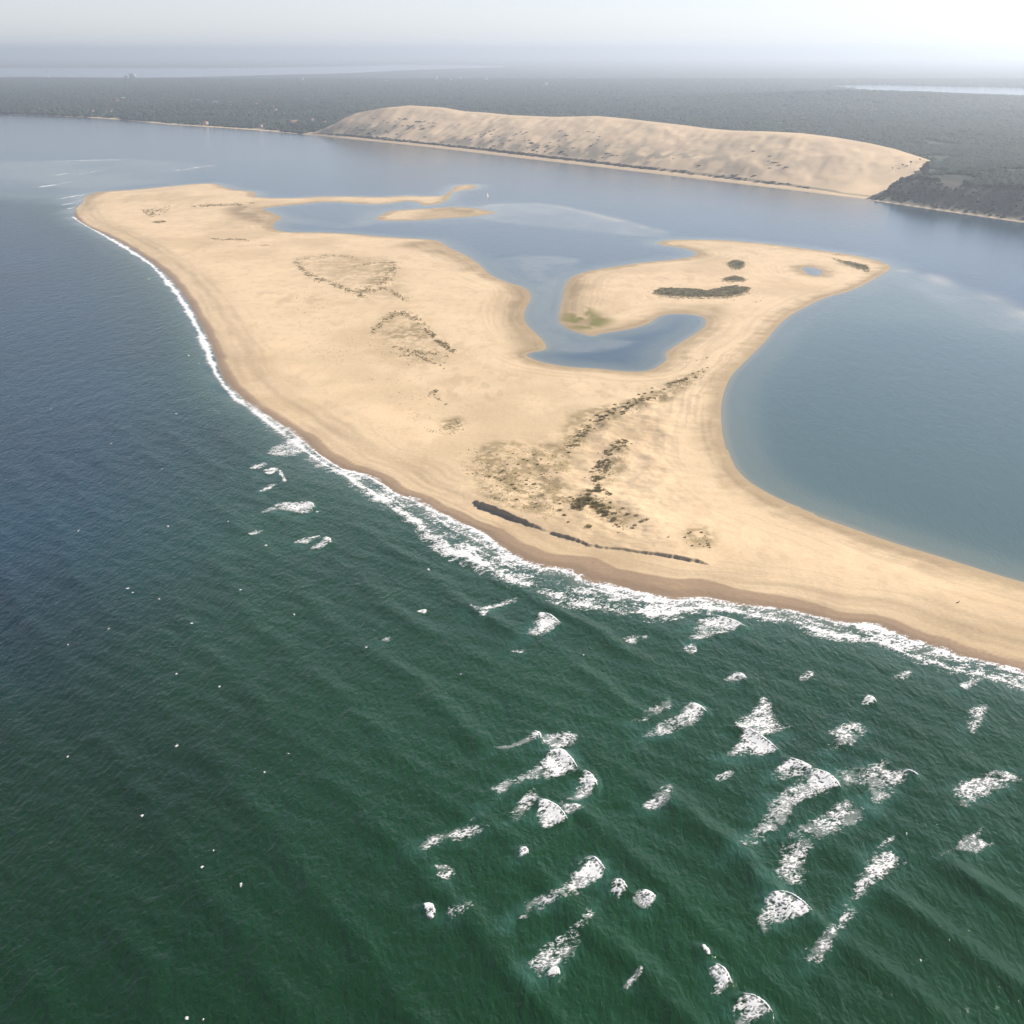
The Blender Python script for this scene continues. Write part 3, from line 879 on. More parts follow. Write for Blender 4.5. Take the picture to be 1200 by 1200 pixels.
def crest_mesh(L, r):
    """lumpy rolling lip of a breaking wave along its crest line"""
    seg = np.sqrt(((L[1:] - L[:-1]) ** 2).sum(1)); tot = seg.sum()
    cum = np.concatenate([[0], np.cumsum(seg)])
    n = max(8, int(tot / 0.5))
    a = np.linspace(0, tot, n)
    px_, py_ = np.interp(a, cum, L[:, 0]), np.interp(a, cum, L[:, 1])
    zc = sea_z(px_, py_)
    K = 7
    vs = []
    for i in range(n):
        taper = math.sin(math.pi * (i + 0.3) / (n - 0.4)) ** 0.6
        for k in range(K):
            an = 2 * math.pi * k / K
            rr = r * taper * (0.3 + 1.3 * random.random())
            vs.append((px_[i] + SW_N[0] * rr * 1.5 * math.cos(an), py_[i] + SW_N[1] * rr * 1.5 * math.cos(an), zc[i] + 0.12 + rr * 0.75 * math.sin(an)))
    q = [(i * K + k, i * K + (k + 1) % K, (i + 1) * K + (k + 1) % K, (i + 1) * K + k) for i in range(n - 1) for k in range(K)]
    return mesh_np("crest", np.array(vs), np.array(q), M_LIP)

BIG_LABELS = {1: "large breaker with a long foam tail, between smaller curling breakers", 12: "lone breaker with a long curved foam tail beside two small round whitecaps",
 18: "breaker with a narrow foam tail alongside a thin foam veil", 22: "wide breaker lying against a triangular foam patch on its shoreward side",
 24: "biggest breaker with a long tapering foam tail joined to a smaller crest", 33: "isolated fan-shaped breaker with a solid white face", 42: "fan-shaped breaker just off the narrow surf line",
 47: "isolated wedge-shaped breaker off the widest stretch of surf", 28: "broad ragged foam breaker on the crest shoreward of the biggest breaker", 5: "breaker with a steep white face beside the curling hooked breaker",
 3: "curling hooked breaker with a curved foam tail", 36: "breaker with a jagged white face beside a smaller hooked whitecap"}
for i, (px, den, cr) in enumerate(BREAKERS):
    poly = wpoly(px, 3)
    lo, hi = poly.min(0) - 1.5, poly.max(0) + 1.5
    D = poly[:, 1].mean()
    me = foam_mesh("foam", lo[0], lo[1], hi[0], hi[1], 0.25 if D < 620 else 0.36, patch_cover(poly, den + (.03 if den < .54 else (-.06 if not cr else -.02)), 100 + 7 * i, W(smooth(cr, 3, closed=False)) if cr else None), sea_z)
    if me is None:
        continue
    area = abs(poly_area(poly))
    if cr:
        L = W(smooth(cr, 3, closed=False))
        root = obj("breaking_wave", None, loc=(L[:, 0].mean(), L[:, 1].mean(), 0), category="breaking wave")
        if i in BIG_LABELS:
            root["label"] = BIG_LABELS[i]; root["group"] = "large breaking waves off the beach"
        elif area > 330:
            root["label"] = "large breaking wave with bright rolling crest and broad torn foam trail"; root["group"] = "large breaking waves off the beach"
        elif D > 740:
            root["label"] = "small breaking wave close off the narrow ocean beach"; root["group"] = "small breakers off the narrow beach"
        else:
            root["label"] = "small breaking wave with a short white crest on green water"; root["group"] = "small breaking waves on the green sea"
        o = obj("foam_trail", me, root); o.matrix_parent_inverse = Matrix.Translation(-root.location)
        o2 = obj("crest", crest_mesh(L, 0.30 if area > 330 else 0.24), root); o2.matrix_parent_inverse = Matrix.Translation(-root.location)
    elif den >= .54:
        obj("foam_patch", me, category="sea foam", label="torn white foam patch left behind a broken wave" if D < 700 else "white foam streak drifting beside the long ocean beach",
            group="dense foam patches" if D < 700 else "foam streaks beside the beach")
    else:
        obj("foam_patch", me, category="sea foam", label="thin lacy foam veil fading on green water" if D < 700 else "faint small foam smear near the ocean beach",
            group="thin foam veils" if D < 700 else "faint foam smears")

for i, (u, v) in enumerate(SPECKS):
    g = np.array(G(u, v)); r = 0.0010 * g[1] * random.uniform(.55, 1.1) + 0.25
    n = 9
    poly = np.array([(g[0] + r * random.uniform(.6, 1.2) * (math.cos(t) * .9 + math.sin(t) * .5), g[1] + 1.5 * r * random.uniform(.6, 1.2) * (math.sin(t) - .6 * math.cos(t)))
                     for t in [2 * math.pi * k / n for k in range(n)]])
    def cf(x, y, poly=poly, r=r, s=i):
        d = sdf(np.column_stack([x, y]), poly)
        return sstep(-0.1 * r, 0.9 * r, d + r * 1.9 * (fbm(x / r, y / r, 3, s) - .5)) * .8
    me = foam_mesh("whitecap", g[0] - 2.2 * r, g[1] - 3 * r, g[0] + 2.2 * r, g[1] + 3 * r, r / 4, cf, sea_z, lift=0.3)
    if me is None:
        continue
    if u < 405:
        obj("whitecap", me, category="whitecap", label="tiny white wave fleck on the dark open sea", group="whitecap flecks on the dark sea")
    else:
        obj("whitecap", me, category="whitecap", label="tiny white wave fleck on the green sea before the surf", group="whitecap flecks before the surf")

SURF_OUT = [(84,255),(109,270),(131,283),(160,301),(178,314),(198,338),(214,361),(228,386),(241,418),(254,445),(274,468),(301,487),(340,516),(368,537),(402,557),
            (416,567),(440,582),(462,600),(486,615),(500,628),(525,648),(562,662),(600,684),(630,690),(655,702),(690,713),(730,718),(760,722),(784,720),(810,714),(850,716),
            (885,724),(930,730),(962,742),(1000,751),(1035,755),(1060,768),(1090,777),(1120,787),(1168,797),(1240,822),(1340,850)]
L_SOUT = W(smooth(SURF_OUT, 3, closed=False))
P_SURF = np.vstack([L_OUTER, L_SOUT[::-1]])
def surf_cover(x, y):
    P = np.column_stack([x, y])
    e = f_oc(x, y)
    out = np.zeros(len(x))
    m = (e > -9) & (e < 75)
    if not m.any():
        return out
    Pm, xm, ym, em = P[m], x[m], y[m], e[m]
    do, arc, side = line_dist(Pm, L_SOUT)
    ins = inside(Pm, P_SURF)
    w = em + do
    t = np.where(ins, np.clip(em, 0, None) / np.maximum(w, 1), np.where(em < 0, -0.02, 1.05))
    n1 = fbm(arc / 26, em / 14, 3, 141) - .5
    n2 = fbm(arc / 9, em / 9, 3, 142) - .5
    run = -1.0 - 6.0 * np.clip(fbm(arc / 30, arc * 0, 3, 143) - .35, 0, 1)      # how far the swash runs up
    wide = sstep(9, 26, np.where(ins, w, 5.0))
    den = 0.40 + 1.0 * n1
    den = den + 0.5 * np.exp(-((t - 0.06 + .25 * n2) / .10) ** 2)
    den = den + (0.42 + .6 * n1) * np.exp(-((t - .88 + .3 * n2) / .10) ** 2)
    for tc in (.30, .52, .70):
        den = den + wide * (0.34 + .9 * n1) * np.exp(-((t - tc + .22 * n2 + .1 * n1) / .035) ** 2)
    den = den - 0.16 * wide * sstep(.1, .3, t) * sstep(.95, .7, t)
    fr_ = sstep(960, 1250, ym)
    den = den * (1 - fr_) + fr_ * (0.18 + 0.75 * n1 + 0.85 * np.exp(-((t - .62 + .5 * n2) / .26) ** 2))
    spill = np.where(em < 0, sstep(run - .8, run + .8, em) * .62, 1.0)
    outer = np.where(ins | (em < 0), 1.0, np.exp(-do / (2.0 + 7 * np.clip(n1 + .12, 0, 1))))
    far = sstep(800, 1100, ym)
    v = lace(xm, ym, 150) * (1 - .6 * far) + .3 * far - (1.02 - den * spill * outer)
    out[m] = sstep(-0.20 - .15 * far, 0.24 + .1 * far, v) * 0.92 * np.where(em < 0, sstep(run - .8, run + .8, em), 1) * np.where(outer < .12, 0, 1)
    return out
def surf_z(x, y):
    return np.maximum(sea_z(x, y), terrain(x, y)[0])
for name, bx, st in (("surf_foam", (-185, 560, 330, 975), 0.55), ("surf_foam", (-1000, 975, -185 + 60, 2560), 1.5)):
    me = foam_mesh(name, bx[0], bx[1], bx[2], bx[3], st, surf_cover, surf_z, 0.10)
    obj(name, me, kind="stuff", label="white surf washing along the ocean beach", category="surf")

# streaks of foam over the shoal off the tip of the bank
for k, (a, b, wpx) in enumerate([((33,221),(88,213),1.0),((66,234),(110,226),1.2),((72,241),(104,233),1.1),((74,246),(92,242),1.0),((62,206),(80,203),.7),((84,206),(112,201),.8),((60,189),(150,187),.45),((205,200),(250,194),.7)]):
    a, b = np.array(a, float), np.array(b, float)
    top = [a + (b - a) * t + [0, -wpx * random.uniform(.4, 1.0) * math.sin(math.pi * (t * .9 + .05))] for t in np.linspace(0, 1, 7)]
    bot = [a + (b - a) * t + [0, wpx * random.uniform(.4, 1.0) * math.sin(math.pi * (t * .9 + .05))] for t in np.linspace(1, 0, 7)]
    poly = W(smooth(top + bot, 2))
    lo, hi = poly.min(0) - 4, poly.max(0) + 4
    def cf(x, y, poly=poly, k=k):
        d = sdf(np.column_stack([x, y]), poly)
        return sstep(-4, 9, d + 16 * (fbm(x / 9, y / 22, 3, 200 + k) - .5)) * sstep(.20, .6, fbm(x / 14, y / 30, 3, 230 + k)) * .62
    me = foam_mesh("foam_streak", lo[0], lo[1], hi[0], hi[1], 2.2, cf, lambda x, y: x * 0, 0.15)
    if me:
        obj("foam_streak", me, category="sea foam", label="long thin foam streak over the shoal off the rounded tip", group="foam streaks over the shoal")

# ------------------------------------------------------------------ plants of the bank
def blades(n, rad, hgt, wid, rng, lean=0.9):
    vs, fs = [], []
    for _ in range(n):
        a = rng.uniform(0, 2 * math.pi); r = rad * math.sqrt(rng.random())
        bx, by = r * math.cos(a), r * math.sin(a)
        la = a + rng.uniform(-.8, .8); le = lean * (0.25 + 0.75 * r / rad) * hgt * rng.uniform(.5, 1.1)
        hh = hgt * rng.uniform(.6, 1.1) * (1 - 0.45 * (r / rad) ** 2)
        wa = rng.uniform(0, math.pi)
        wx, wy = wid * math.cos(wa) * .5, wid * math.sin(wa) * .5
        b = len(vs)
        mx, my = bx + math.cos(la) * le * .4, by + math.sin(la) * le * .4
        vs += [(bx - wx, by - wy, -.1), (bx + wx, by + wy, -.1), (mx + wx * .9, my + wy * .9, hh * .65), (mx - wx * .9, my - wy * .9, hh * .65),
               (bx + math.cos(la) * le, by + math.sin(la) * le, hh)]
        fs += [(b, b + 1, b + 2), (b, b + 2, b + 3), (b + 3, b + 2, b + 4)]
    return np.array(vs), np.array(fs)

def tri_mesh(name, v, f, mat):
    return mesh_np(name, v, np.zeros((0, 4), int), mat, False, tris=f)

rng = random.Random(5)
CLUMPS = []
for k in range(5):
    v, f = blades(46, 1.25, 1.25, 0.34, rng)
    CLUMPS.append(tri_mesh("grass_clump", v, f, M_GRASS))

def along(pts, n, spread, rng):
    p = smooth(pts, 5, closed=False)
    seg = np.sqrt(((p[1:] - p[:-1]) ** 2).sum(1)); cum = np.concatenate([[0], np.cumsum(seg)])
    out = []
    for _ in range(n):
        a = rng.random() * cum[-1]
        out.append((np.interp(a, cum, p[:, 0]) + rng.gauss(0, spread), np.interp(a, cum, p[:, 1]) + rng.gauss(0, spread * .6)))
    return out

def within(px, n, rng):
    p = np.array(px, float); lo, hi = p.min(0), p.max(0)
    out = []
    while len(out) < n:
        c = np.array([[rng.uniform(lo[0], hi[0]), rng.uniform(lo[1], hi[1])]])
        if inside(c, p)[0]:
            out.append(tuple(c[0]))
    return out

SETS = [  # pixels, scale range, label, group
 (along([(669,527),(680,511),(692,497),(712,486),(740,475),(765,461)], 92, 4.2, rng), (.55, 1.35), "dark marram grass clump on the long dune ridge beside the bare hollow", "grass clumps on the long dune ridge"),
 (along([(779,452),(800,446),(818,438),(833,429)], 18, 2.2, rng), (.7, 1.4), "dark grass clump at the ridge end near the turquoise lagoon", "grass clumps at the ridge end"),
 (along([(699,561),(706,545),(716,530),(729,518),(738,516)], 58, 5.0, rng), (.55, 1.3), "grass clump on the short hummocky ridge between bare sand", "grass clumps on the short ridge"),
 (along([(664,592),(680,590),(695,591),(712,601),(725,617)], 56, 5.0, rng) + along([(688,581),(700,572),(714,575)], 16, 3.5, rng), (.6, 1.75), "olive green bush in the cluster above the dark scarp", "bushes above the scarp"),
 ([(746,604),(752,611),(757,609),(744,616),(672,596),(668,583),(661,604),(690,617),(656,598),(735,603),(730,596),(741,619),(666,612)], (.7, 1.4), "lone bush on bare sand beside the bush cluster", "lone bushes beside the cluster"),
 (within([(800,625),(830,620),(836,640),(812,650)], 12, rng) + [(783,630)], (.4, .8), "small pale tuft near the end of the scarp", "small tufts near the scarp end"),
 (within([(560,540),(600,528),(650,527),(665,545),(650,575),(655,600),(610,600),(575,585)], 34, rng), (.45, .95), "small dark tuft in the brownish flat plant cover", "tufts in the brown plant cover"),
]
for pts, (s0, s1), lab, grp in SETS:
    g = np.array([G(u, v, 4.0) for u, v in pts])
    zz = ground_z(g[:, 0], g[:, 1])
    for k, (u, v) in enumerate(pts):
        gx, gy = G(u, v, zz[k])
        z0 = ground_z([gx], [gy])[0]
        o = obj("grass_clump", rng.choice(CLUMPS), loc=(gx, gy, z0), category="grass clump", label=lab, group=grp)
        s = rng.uniform(s0, s1)
        o.scale = (s * rng.uniform(.8, 1.3), s * rng.uniform(.8, 1.3), s * rng.uniform(.75, 1.1))
        o.rotation_euler[2] = rng.uniform(0, 6.28)

def scatter_mesh(name, pts, sizes, mat, n_bl=9, seed=1, rad=.8, hgt=.7, wid=.4, zoff=None, lean=.9):
    """many low tufts joined into one mesh, standing on the bank"""
    r = random.Random(seed)
    base = [blades(n_bl, rad, hgt, wid, r, lean) for _ in range(6)]
    pts = np.asarray(pts); sizes = np.asarray(sizes)
    z = ground_z(pts[:, 0], pts[:, 1]) if zoff is None else zoff
    VV, FF, b = [], [], 0
    for i, (p, s) in enumerate(zip(pts, sizes)):
        v, f = base[i % 6]
        a = r.uniform(0, 6.28); ca, sa = math.cos(a) * s, math.sin(a) * s
        VV.append(np.column_stack([v[:, 0] * ca - v[:, 1] * sa + p[0], v[:, 0] * sa + v[:, 1] * ca + p[1], v[:, 2] * s + z[i]]))
        FF.append(f + b); b += len(v)
    return tri_mesh(name, np.vstack(VV), np.vstack(FF), mat)

pp = []
def put(lst, s0, s1):
    for u, v in lst:
        g = G(u, v, 2.6)
        if fbm(np.array([g[0] / 9]), np.array([g[1] / 16]), 3, 78)[0] < .43 + rng.uniform(-.06, .06):
            continue
        pp.append((g[0], g[1], rng.uniform(s0, s1)))
put(within([(164,246),(180,242),(199,241),(198,248),(178,254),(170,251)], 260, rng), .8, 2.0)
put(within([(176,260),(190,258),(197,260),(185,262)], 110, rng), .8, 1.8)
put(along([(225,241.5),(252,240),(270,239.3),(284,239)], 420, 1.3, rng), .6, 1.8)
put(along([(292,237.5),(302,237)], 50, .5, rng), .8, 1.6)
put(along([(240,279),(255,279.6),(275,280.3),(292,281.3)], 260, 1.1, rng), .5, 1.5)
put(along([(305,287.5),(317,287)], 50, .9, rng), .6, 1.3)
put(along([(346,305),(353,314),(364,323),(385,331),(402,337),(425,346)], 560, 2.2, rng), .7, 1.5)
put(along([(347,304),(362,301),(380,299),(400,299),(420,302)], 190, 1.3, rng), .6, 1.2)
put(along([(415,312),(428,309),(440,307.5),(462,308)], 170, 1.4, rng), .6, 1.3)
put(along([(463,308),(460,317),(452,328),(447,335),(430,338),(417,342)], 480, 3.4, rng), .6, 1.4)
put(along([(451,336),(462,343),(476,351)], 150, 1.6, rng), .6, 1.3)
put(within([(415,335),(440,340),(430,352),(416,350)], 60, rng), .6, 1.2)
put(along([(435,390),(442,382),(450,375),(467,366),(480,369),(490,375),(500,385),(506,391)], 480, 2.8, rng), .6, 1.4)
put(along([(506,391),(515,400),(532,411)], 300, 2.2, rng), .6, 1.4)
put(along([(460,405),(475,409),(490,412),(508,413),(524,416)], 170, 2.2, rng), .6, 1.2)
put(along([(470,418),(490,417),(512,426),(523,429)], 150, 2.6, rng), .6, 1.3)
put(within([(425,398),(470,382),(505,398),(525,420),(480,430),(440,410)], 170, rng), .4, .9)
put(within([(330,330),(400,345),(415,400),(400,430),(370,420),(340,370)], 210, rng), .35, .8)
put(within([(410,400),(440,420),(500,440),(540,500),(500,510),(440,450)], 130, rng), .35, .75)
put(along([(503,462),(510,456),(512,465),(524,473)], 70, 1.4, rng), .6, 1.2)
put(within([(515,497),(538,488),(545,503),(528,512),(495,505)], 150, rng), .4, .9)
put(within([(535,530),(560,520),(570,560),(548,570)], 110, rng), .35, .8)
put(within([(785,300),(800,295),(830,290),(820,300)], 1, rng), .3, .4)
put(along([(805,423),(822,420),(830,417)], 22, 1.0, rng), .5, 1.0)
put(along([(892,346),(896,349),(884,353)], 14, .8, rng), .5, 1.0)
put(along([(976,298),(982,297),(988,299)], 16, .6, rng), .7, 1.4)
put(along([(660,530),(680,511),(692,497),(712,486),(740,475),(765,461),(800,446),(826,433)], 520, 4.0, rng), .45, 1.0)
put(along([(697,566),(706,545),(716,530),(729,518)], 260, 5.0, rng), .45, 1.0)
put(along([(660,594),(680,590),(695,589),(712,601),(730,616)], 260, 6.5, rng), .45, 1.0)
put(within([(560,540),(600,528),(650,527),(665,545),(650,575),(655,600),(610,600),(575,585)], 420, rng), .35, .75)
pp = np.array(pp)
me = scatter_mesh("beach_grass", pp[:, :2], pp[:, 2], M_GRASS, 9, 3)
obj("beach_grass", me, kind="stuff", category="beach grass", label="sparse beach grass in lines and arcs on the pale sandbank")
# the fine low cover of the dune field
fine = []
for poly, n in zip(VEG_STAIN, (3200, 1300, 420, 500, 160, 160, 260, 420, 120, 60)):
    for u, v in within(poly, n, rng):
        g = G(u, v, 4.0)
        if fbm(np.array([g[0] / 12]), np.array([g[1] / 12]), 3, 77)[0] > .44:
            fine.append((g[0], g[1], rng.uniform(.25, .62)))
fine = np.array(fine)
obj("low_plant_cover", scatter_mesh("low_plant_cover", fine[:, :2], fine[:, 2], M_MAT, 8, 9, .9, .5, .3), kind="stuff", category="ground cover", label="fine brownish plant cover over the dune field")

ISLES = [
 ([(853,310),(856,305.5),(863,304.5),(871,306),(873,311),(869,315),(860,315.5)], 420, "rounded dark plant patch on bare sand beyond the long low one"),
 ([(846,327),(853,324.5),(862,323.5),(872,326),(874,328.5),(862,330),(852,329.5)], 330, "short flat plant patch between the round and the long one"),
 ([(764,343),(777,337.5),(797,337.5),(820,339.5),(832,340),(855,335),(877,336),(879,340),(870,345),(845,349),(805,349),(780,347.5)], 1500, "long low olive plant patch on sand beside the tidal pond"),
 ([(976,301.5),(988,304.5),(1004,308),(1017,311),(1018,317),(1009,315.5),(995,311),(983,306.5)], 420, "narrow olive plant strip near the pointed end of the bank"),
]
for px, n, lab in ISLES:
    pts = np.array([G(u, v, 2.6) for u, v in within(smooth(px, 3), n, rng)])
    ex = pts[: n // 4] * 0
    cen = pts.mean(0)
    for j_ in range(n // 4):
        p_ = pts[rng.randrange(n)]
        ex[j_] = p_ + (p_ - cen) / (np.linalg.norm(p_ - cen) + 1e-6) * abs(rng.gauss(0, 5)) + np.array([rng.gauss(0, 4), rng.gauss(0, 6)])
    pts = np.vstack([pts, ex]); n = len(pts)
    dd_ = sdf(pts, W(smooth(px, 3)))
    me = scatter_mesh("plants", pts, 0.5 + 2.0 * sstep(-3, 12, dd_) + RNG.random(n) * .7, M_MAT, 9, n, 1.2, .38, .8, None, 3.0)
    me.materials[0] = M_ISLE
    obj("plant_patch", me, category="plant patch", label=lab)

# ------------------------------------------------------------------ scrub on the great dune, forest, pines
DZ_flat = DZ.reshape(len(TT), NSD)
def dune_pt(s, t):
    i = min(int(s * (NSD - 1)), NSD - 2); j = min(int(np.searchsorted(TT, t)), len(TT) - 1)
    return DX[j, i], DY[j, i], DZ_flat[j, i]
def blob(seed, sub=2):
    bm = bmesh.new(); bmesh.ops.create_icosphere(bm, subdivisions=sub, radius=1.0)
    r = random.Random(seed)
    for v in bm.verts:
        k = r.uniform(.62, 1.25)
        v.co = Vector((v.co.x * k, v.co.y * k, max(v.co.z * k * .75, -.2)))
    v = np.array([tuple(w.co) for w in bm.verts]); f = np.array([[w.index for w in fc.verts] for fc in bm.faces]); bm.free()
    return v, f
blobs = [blob(k, 1) for k in range(5)]
VV, FF, b = [], [], 0
n_ = 0
while n_ < 900:
    s = rng.uniform(.06, .93) if rng.random() < .35 else rng.uniform(.08, .72)
    t = .095 + abs(rng.gauss(0, .012)) if rng.random() < .62 else rng.uniform(.11, .62) ** 1.15
    px_, py_, pz_ = dune_pt(s, t)
    if t > .13 and fbm(np.array([px_ / 70]), np.array([py_ / 120]), 3, 301)[0] < .51 + .25 * max(0, s - .55):
        continue
    v, f = blobs[n_ % 5]
    sc = rng.uniform(2.5, 8.0); sz = rng.uniform(1.2, 2.8)
    VV.append(v * [sc * rng.uniform(.9, 1.8), sc, sz] + [px_, py_, pz_]); FF.append(f + b); b += len(v); n_ += 1
obj("dune_scrub", tri_mesh("dune_scrub", np.vstack(VV), np.vstack(FF), mat_simple("scrub_leaves", (0.120, 0.110, 0.072), .9, .1, .1, .7, 1.3)), kind="stuff", category="scrub", label="dark scrub along the foot of the great dune")

HOUSES = [  # pixel, size class
 (108,134.5,1),(130,135.2,1),(66,117,0),(96,118,0),(122,110,0),(130,117,0),(136,120,0),(144,116,2),(137,119,0),(166,117,2),(160,119,0),(232,118,2),(224,119,0),(215,121,0),(252,121,2),(256,123,2),
 (262,122,0),(268,120,0),(270,124,0),(248,124,0),(296,146,0),(226,148,1),(250,133,0),(380,143,0),(365,140,0),(102,122,0),(180,123,0),(195,120,0),(88,112,0),(280,118,0),(300,124,0),(322,131,0)]
def inland(p, dmin):
    p = np.array(p, float)
    while coast_d(p[None])[0][0] < dmin:
        p = p + np.array([2.0, 8.0])
    return p
hx = np.array([inland(G(u, v, 4.0 if k == 1 else 20.0), 40 if k == 1 else 70) for u, v, k in HOUSES])
VILLA = inland(G(342, 144.5, 12.0), 60)

LAKE_W = np.array([G(u, v, 14.5) for u, v in smooth(LAKE, 3)])
def scatter_trees():
    out = []
    for (y0, y1, st) in ((2050, 4300, 9.0), (4300, 6200, 12.5), (6200, 9000, 19.0), (9000, 14500, 32.0)):
        ysq = np.arange(y0, y1, st)
        xr = 0.46 * y1 + 150
        xsq = np.arange(-xr, xr, st)
        X, Y = np.meshgrid(xsq, ysq)
        x = (X + RNG.uniform(-.45, .45, X.shape) * st).ravel(); y = (Y + RNG.uniform(-.45, .45, X.shape) * st).ravel()
        m = np.abs(x) < 0.45 * y + 120
        x, y = x[m], y[m]
        h, d, arc = land_h(x, y)
        tpos = (x - A_[0]) * axd[0] + (y - A_[1]) * axd[1]
        Ld = np.linalg.norm(B_ - A_)
        ss = np.clip(tpos / Ld, 0, 1)
        foot = np.interp(ss, S_, width) * 1.36
        dn = (x - A_[0]) * nrm[0] + (y - A_[1]) * nrm[1]
        ondune = (tpos > 4) & (tpos < Ld * (1 - (1 - S_E) * np.clip(d / 390, 0, 1.3)) + 6) & (d < foot)
        bw = (6 + 26 * sstep(.35, .65, fbm(arc / 240, arc * 0, 3, 96))) * np.where(arc > arcB, .22, 1.0)
        ok = (d > bw + 10) & ~ondune
        ok &= ~inside(np.column_stack([x, y]), LAKE_W)
        slope_zone = (arc > arcB - 40) & (d < 105)
        ok &= ~(slope_zone & (RNG.random(len(x)) < .72 - .3 * sstep(.4, .6, fbm(x / 30, y / 30, 3, 312))))
        ok &= ~((fbm(x / 80, y / 160, 3, 311) > .69))
        ok &= ~((np.abs(x * 0.88 + y * 0.47 - 3300) < 11) | (np.abs(x * 0.95 - y * 0.31 + 3050) < 11) | ((np.abs(y + .35 * x + 90 * np.sin(x / 500) - 6500) < 16) & (d > 300)))
        for hx_ in list(hx) + [VILLA]:
            ok &= ~((np.abs(x - hx_[0]) < 22) & (y < hx_[1] + 14) & (y > hx_[1] - 150))
        x, y, h, sl = x[ok], y[ok], h[ok], slope_zone[ok]
        sz = np.minimum(st, 20) * RNG.uniform(.42, .80, len(x)) * np.where(sl, .55, 1)
        out.append(np.column_stack([x, y, h + sz * .35, sz]))
    return np.vstack(out)
tr = scatter_trees()
me = bpy.data.meshes.new("pine_forest")
me.vertices.add(len(tr)); me.vertices.foreach_set("co", tr[:, :3].astype(np.float32).ravel())
add_attr(me, "size", tr[:, 3])
me.materials.append(M_PINE)
forest = obj("pine_forest", me, kind="stuff", category="forest", label="dark pine forest covering the mainland behind the dune")
ng = bpy.data.node_groups.new("forest_canopy", 'GeometryNodeTree')
ng.interface.new_socket("Geometry", in_out='INPUT', socket_type='NodeSocketGeometry')
ng.interface.new_socket("Geometry", in_out='OUTPUT', socket_type='NodeSocketGeometry')
gi, go = ng.nodes.new("NodeGroupInput"), ng.nodes.new("NodeGroupOutput")
mtp = ng.nodes.new("GeometryNodeMeshToPoints")
ico = ng.nodes.new("GeometryNodeMeshIcoSphere"); ico.inputs["Subdivisions"].default_value = 2
npos = ng.nodes.new("ShaderNodeTexNoise"); npos.inputs["Scale"].default_value = 2.6
sub = ng.nodes.new("ShaderNodeVectorMath"); sub.operation = 'SUBTRACT'; sub.inputs[1].default_value = (.5, .5, .5)
scl = ng.nodes.new("ShaderNodeVectorMath"); scl.operation = 'SCALE'; scl.inputs["Scale"].default_value = 1.5
sp = ng.nodes.new("GeometryNodeSetPosition")
sm = ng.nodes.new("GeometryNodeSetMaterial"); sm.inputs["Material"].default_value = M_PINE
iop = ng.nodes.new("GeometryNodeInstanceOnPoints")
na = ng.nodes.new("GeometryNodeInputNamedAttribute"); na.data_type = 'FLOAT'; na.inputs["Name"].default_value = "size"
rv = ng.nodes.new("FunctionNodeRandomValue"); rv.data_type = 'FLOAT_VECTOR'; rv.inputs[0].default_value = (0, 0, 0); rv.inputs[1].default_value = (.3, .3, 6.28)
rs = ng.nodes.new("FunctionNodeRandomValue"); rs.data_type = 'FLOAT_VECTOR'; rs.inputs[0].default_value = (.9, .9, .5); rs.inputs[1].default_value = (1.3, 1.3, .95)
rs.inputs["Seed"].default_value = 4
vm = ng.nodes.new("ShaderNodeVectorMath"); vm.operation = 'SCALE'
lk = ng.links.new
lk(gi.outputs[0], mtp.inputs[0]); lk(mtp.outputs[0], iop.inputs["Points"])
lk(npos.outputs["Color"], sub.inputs[0]); lk(sub.outputs[0], scl.inputs[0]); lk(scl.outputs[0], sp.inputs["Offset"])
lk(ico.outputs[0], sp.inputs[0]); lk(sp.outputs[0], sm.inputs[0]); lk(sm.outputs[0], iop.inputs["Instance"])
lk(rv.outputs[0], iop.inputs["Rotation"]); lk(rs.outputs[0], vm.inputs[0]); lk(na.outputs[0], vm.inputs["Scale"]); lk(vm.outputs[0], iop.inputs["Scale"])
lk(iop.outputs[0], go.inputs[0])
forest.modifiers.new("canopy", 'NODES').node_group = ng

# single pines at the edge of the sand
def cyl(v0, v1, r0, r1, k=7):
    a, b = Vector(v0), Vector(v1); d = (b - a).normalized()
    u = d.orthogonal().normalized(); w = d.cross(u)
    vs = [tuple(p + (u * math.cos(2 * math.pi * i / k) + w * math.sin(2 * math.pi * i / k)) * r) for p, r in ((a, r0), (b, r1)) for i in range(k)]
    return vs, [(i, (i + 1) % k, k + (i + 1) % k, k + i) for i in range(k)]
pv = np.column_stack([DX.ravel(), DY.ravel(), DZ.ravel()])
dep = pv[:, 1] * math.cos(TH) + (H - pv[:, 2]) * math.sin(TH)
pu = 600 + F * pv[:, 0] / dep
pvv = 600 - F * (pv[:, 1] * math.sin(TH) - (H - pv[:, 2]) * math.cos(TH)) / dep
front = T2.ravel() <= 1.02
def on_dune(u, v):
    k = np.argmin(np.where(front, (pu - u) ** 2 + (pvv - v) ** 2, 1e9))
    return pv[k]
PINES = [((1058,197), 1.0, "lone pine on the sand near the dune's lower forest edge"), ((1067,193.5), 1.3, "broad pine standing halfway up the dune's forest edge"), ((1078,190), .9, "small pine high on the dune's forest edge"),
         ((1086,187.5), 1.1, "pine beside the upper corner of the bare dune"), ((1046,200), .8, "low pine where forest meets the foot of the dune")]
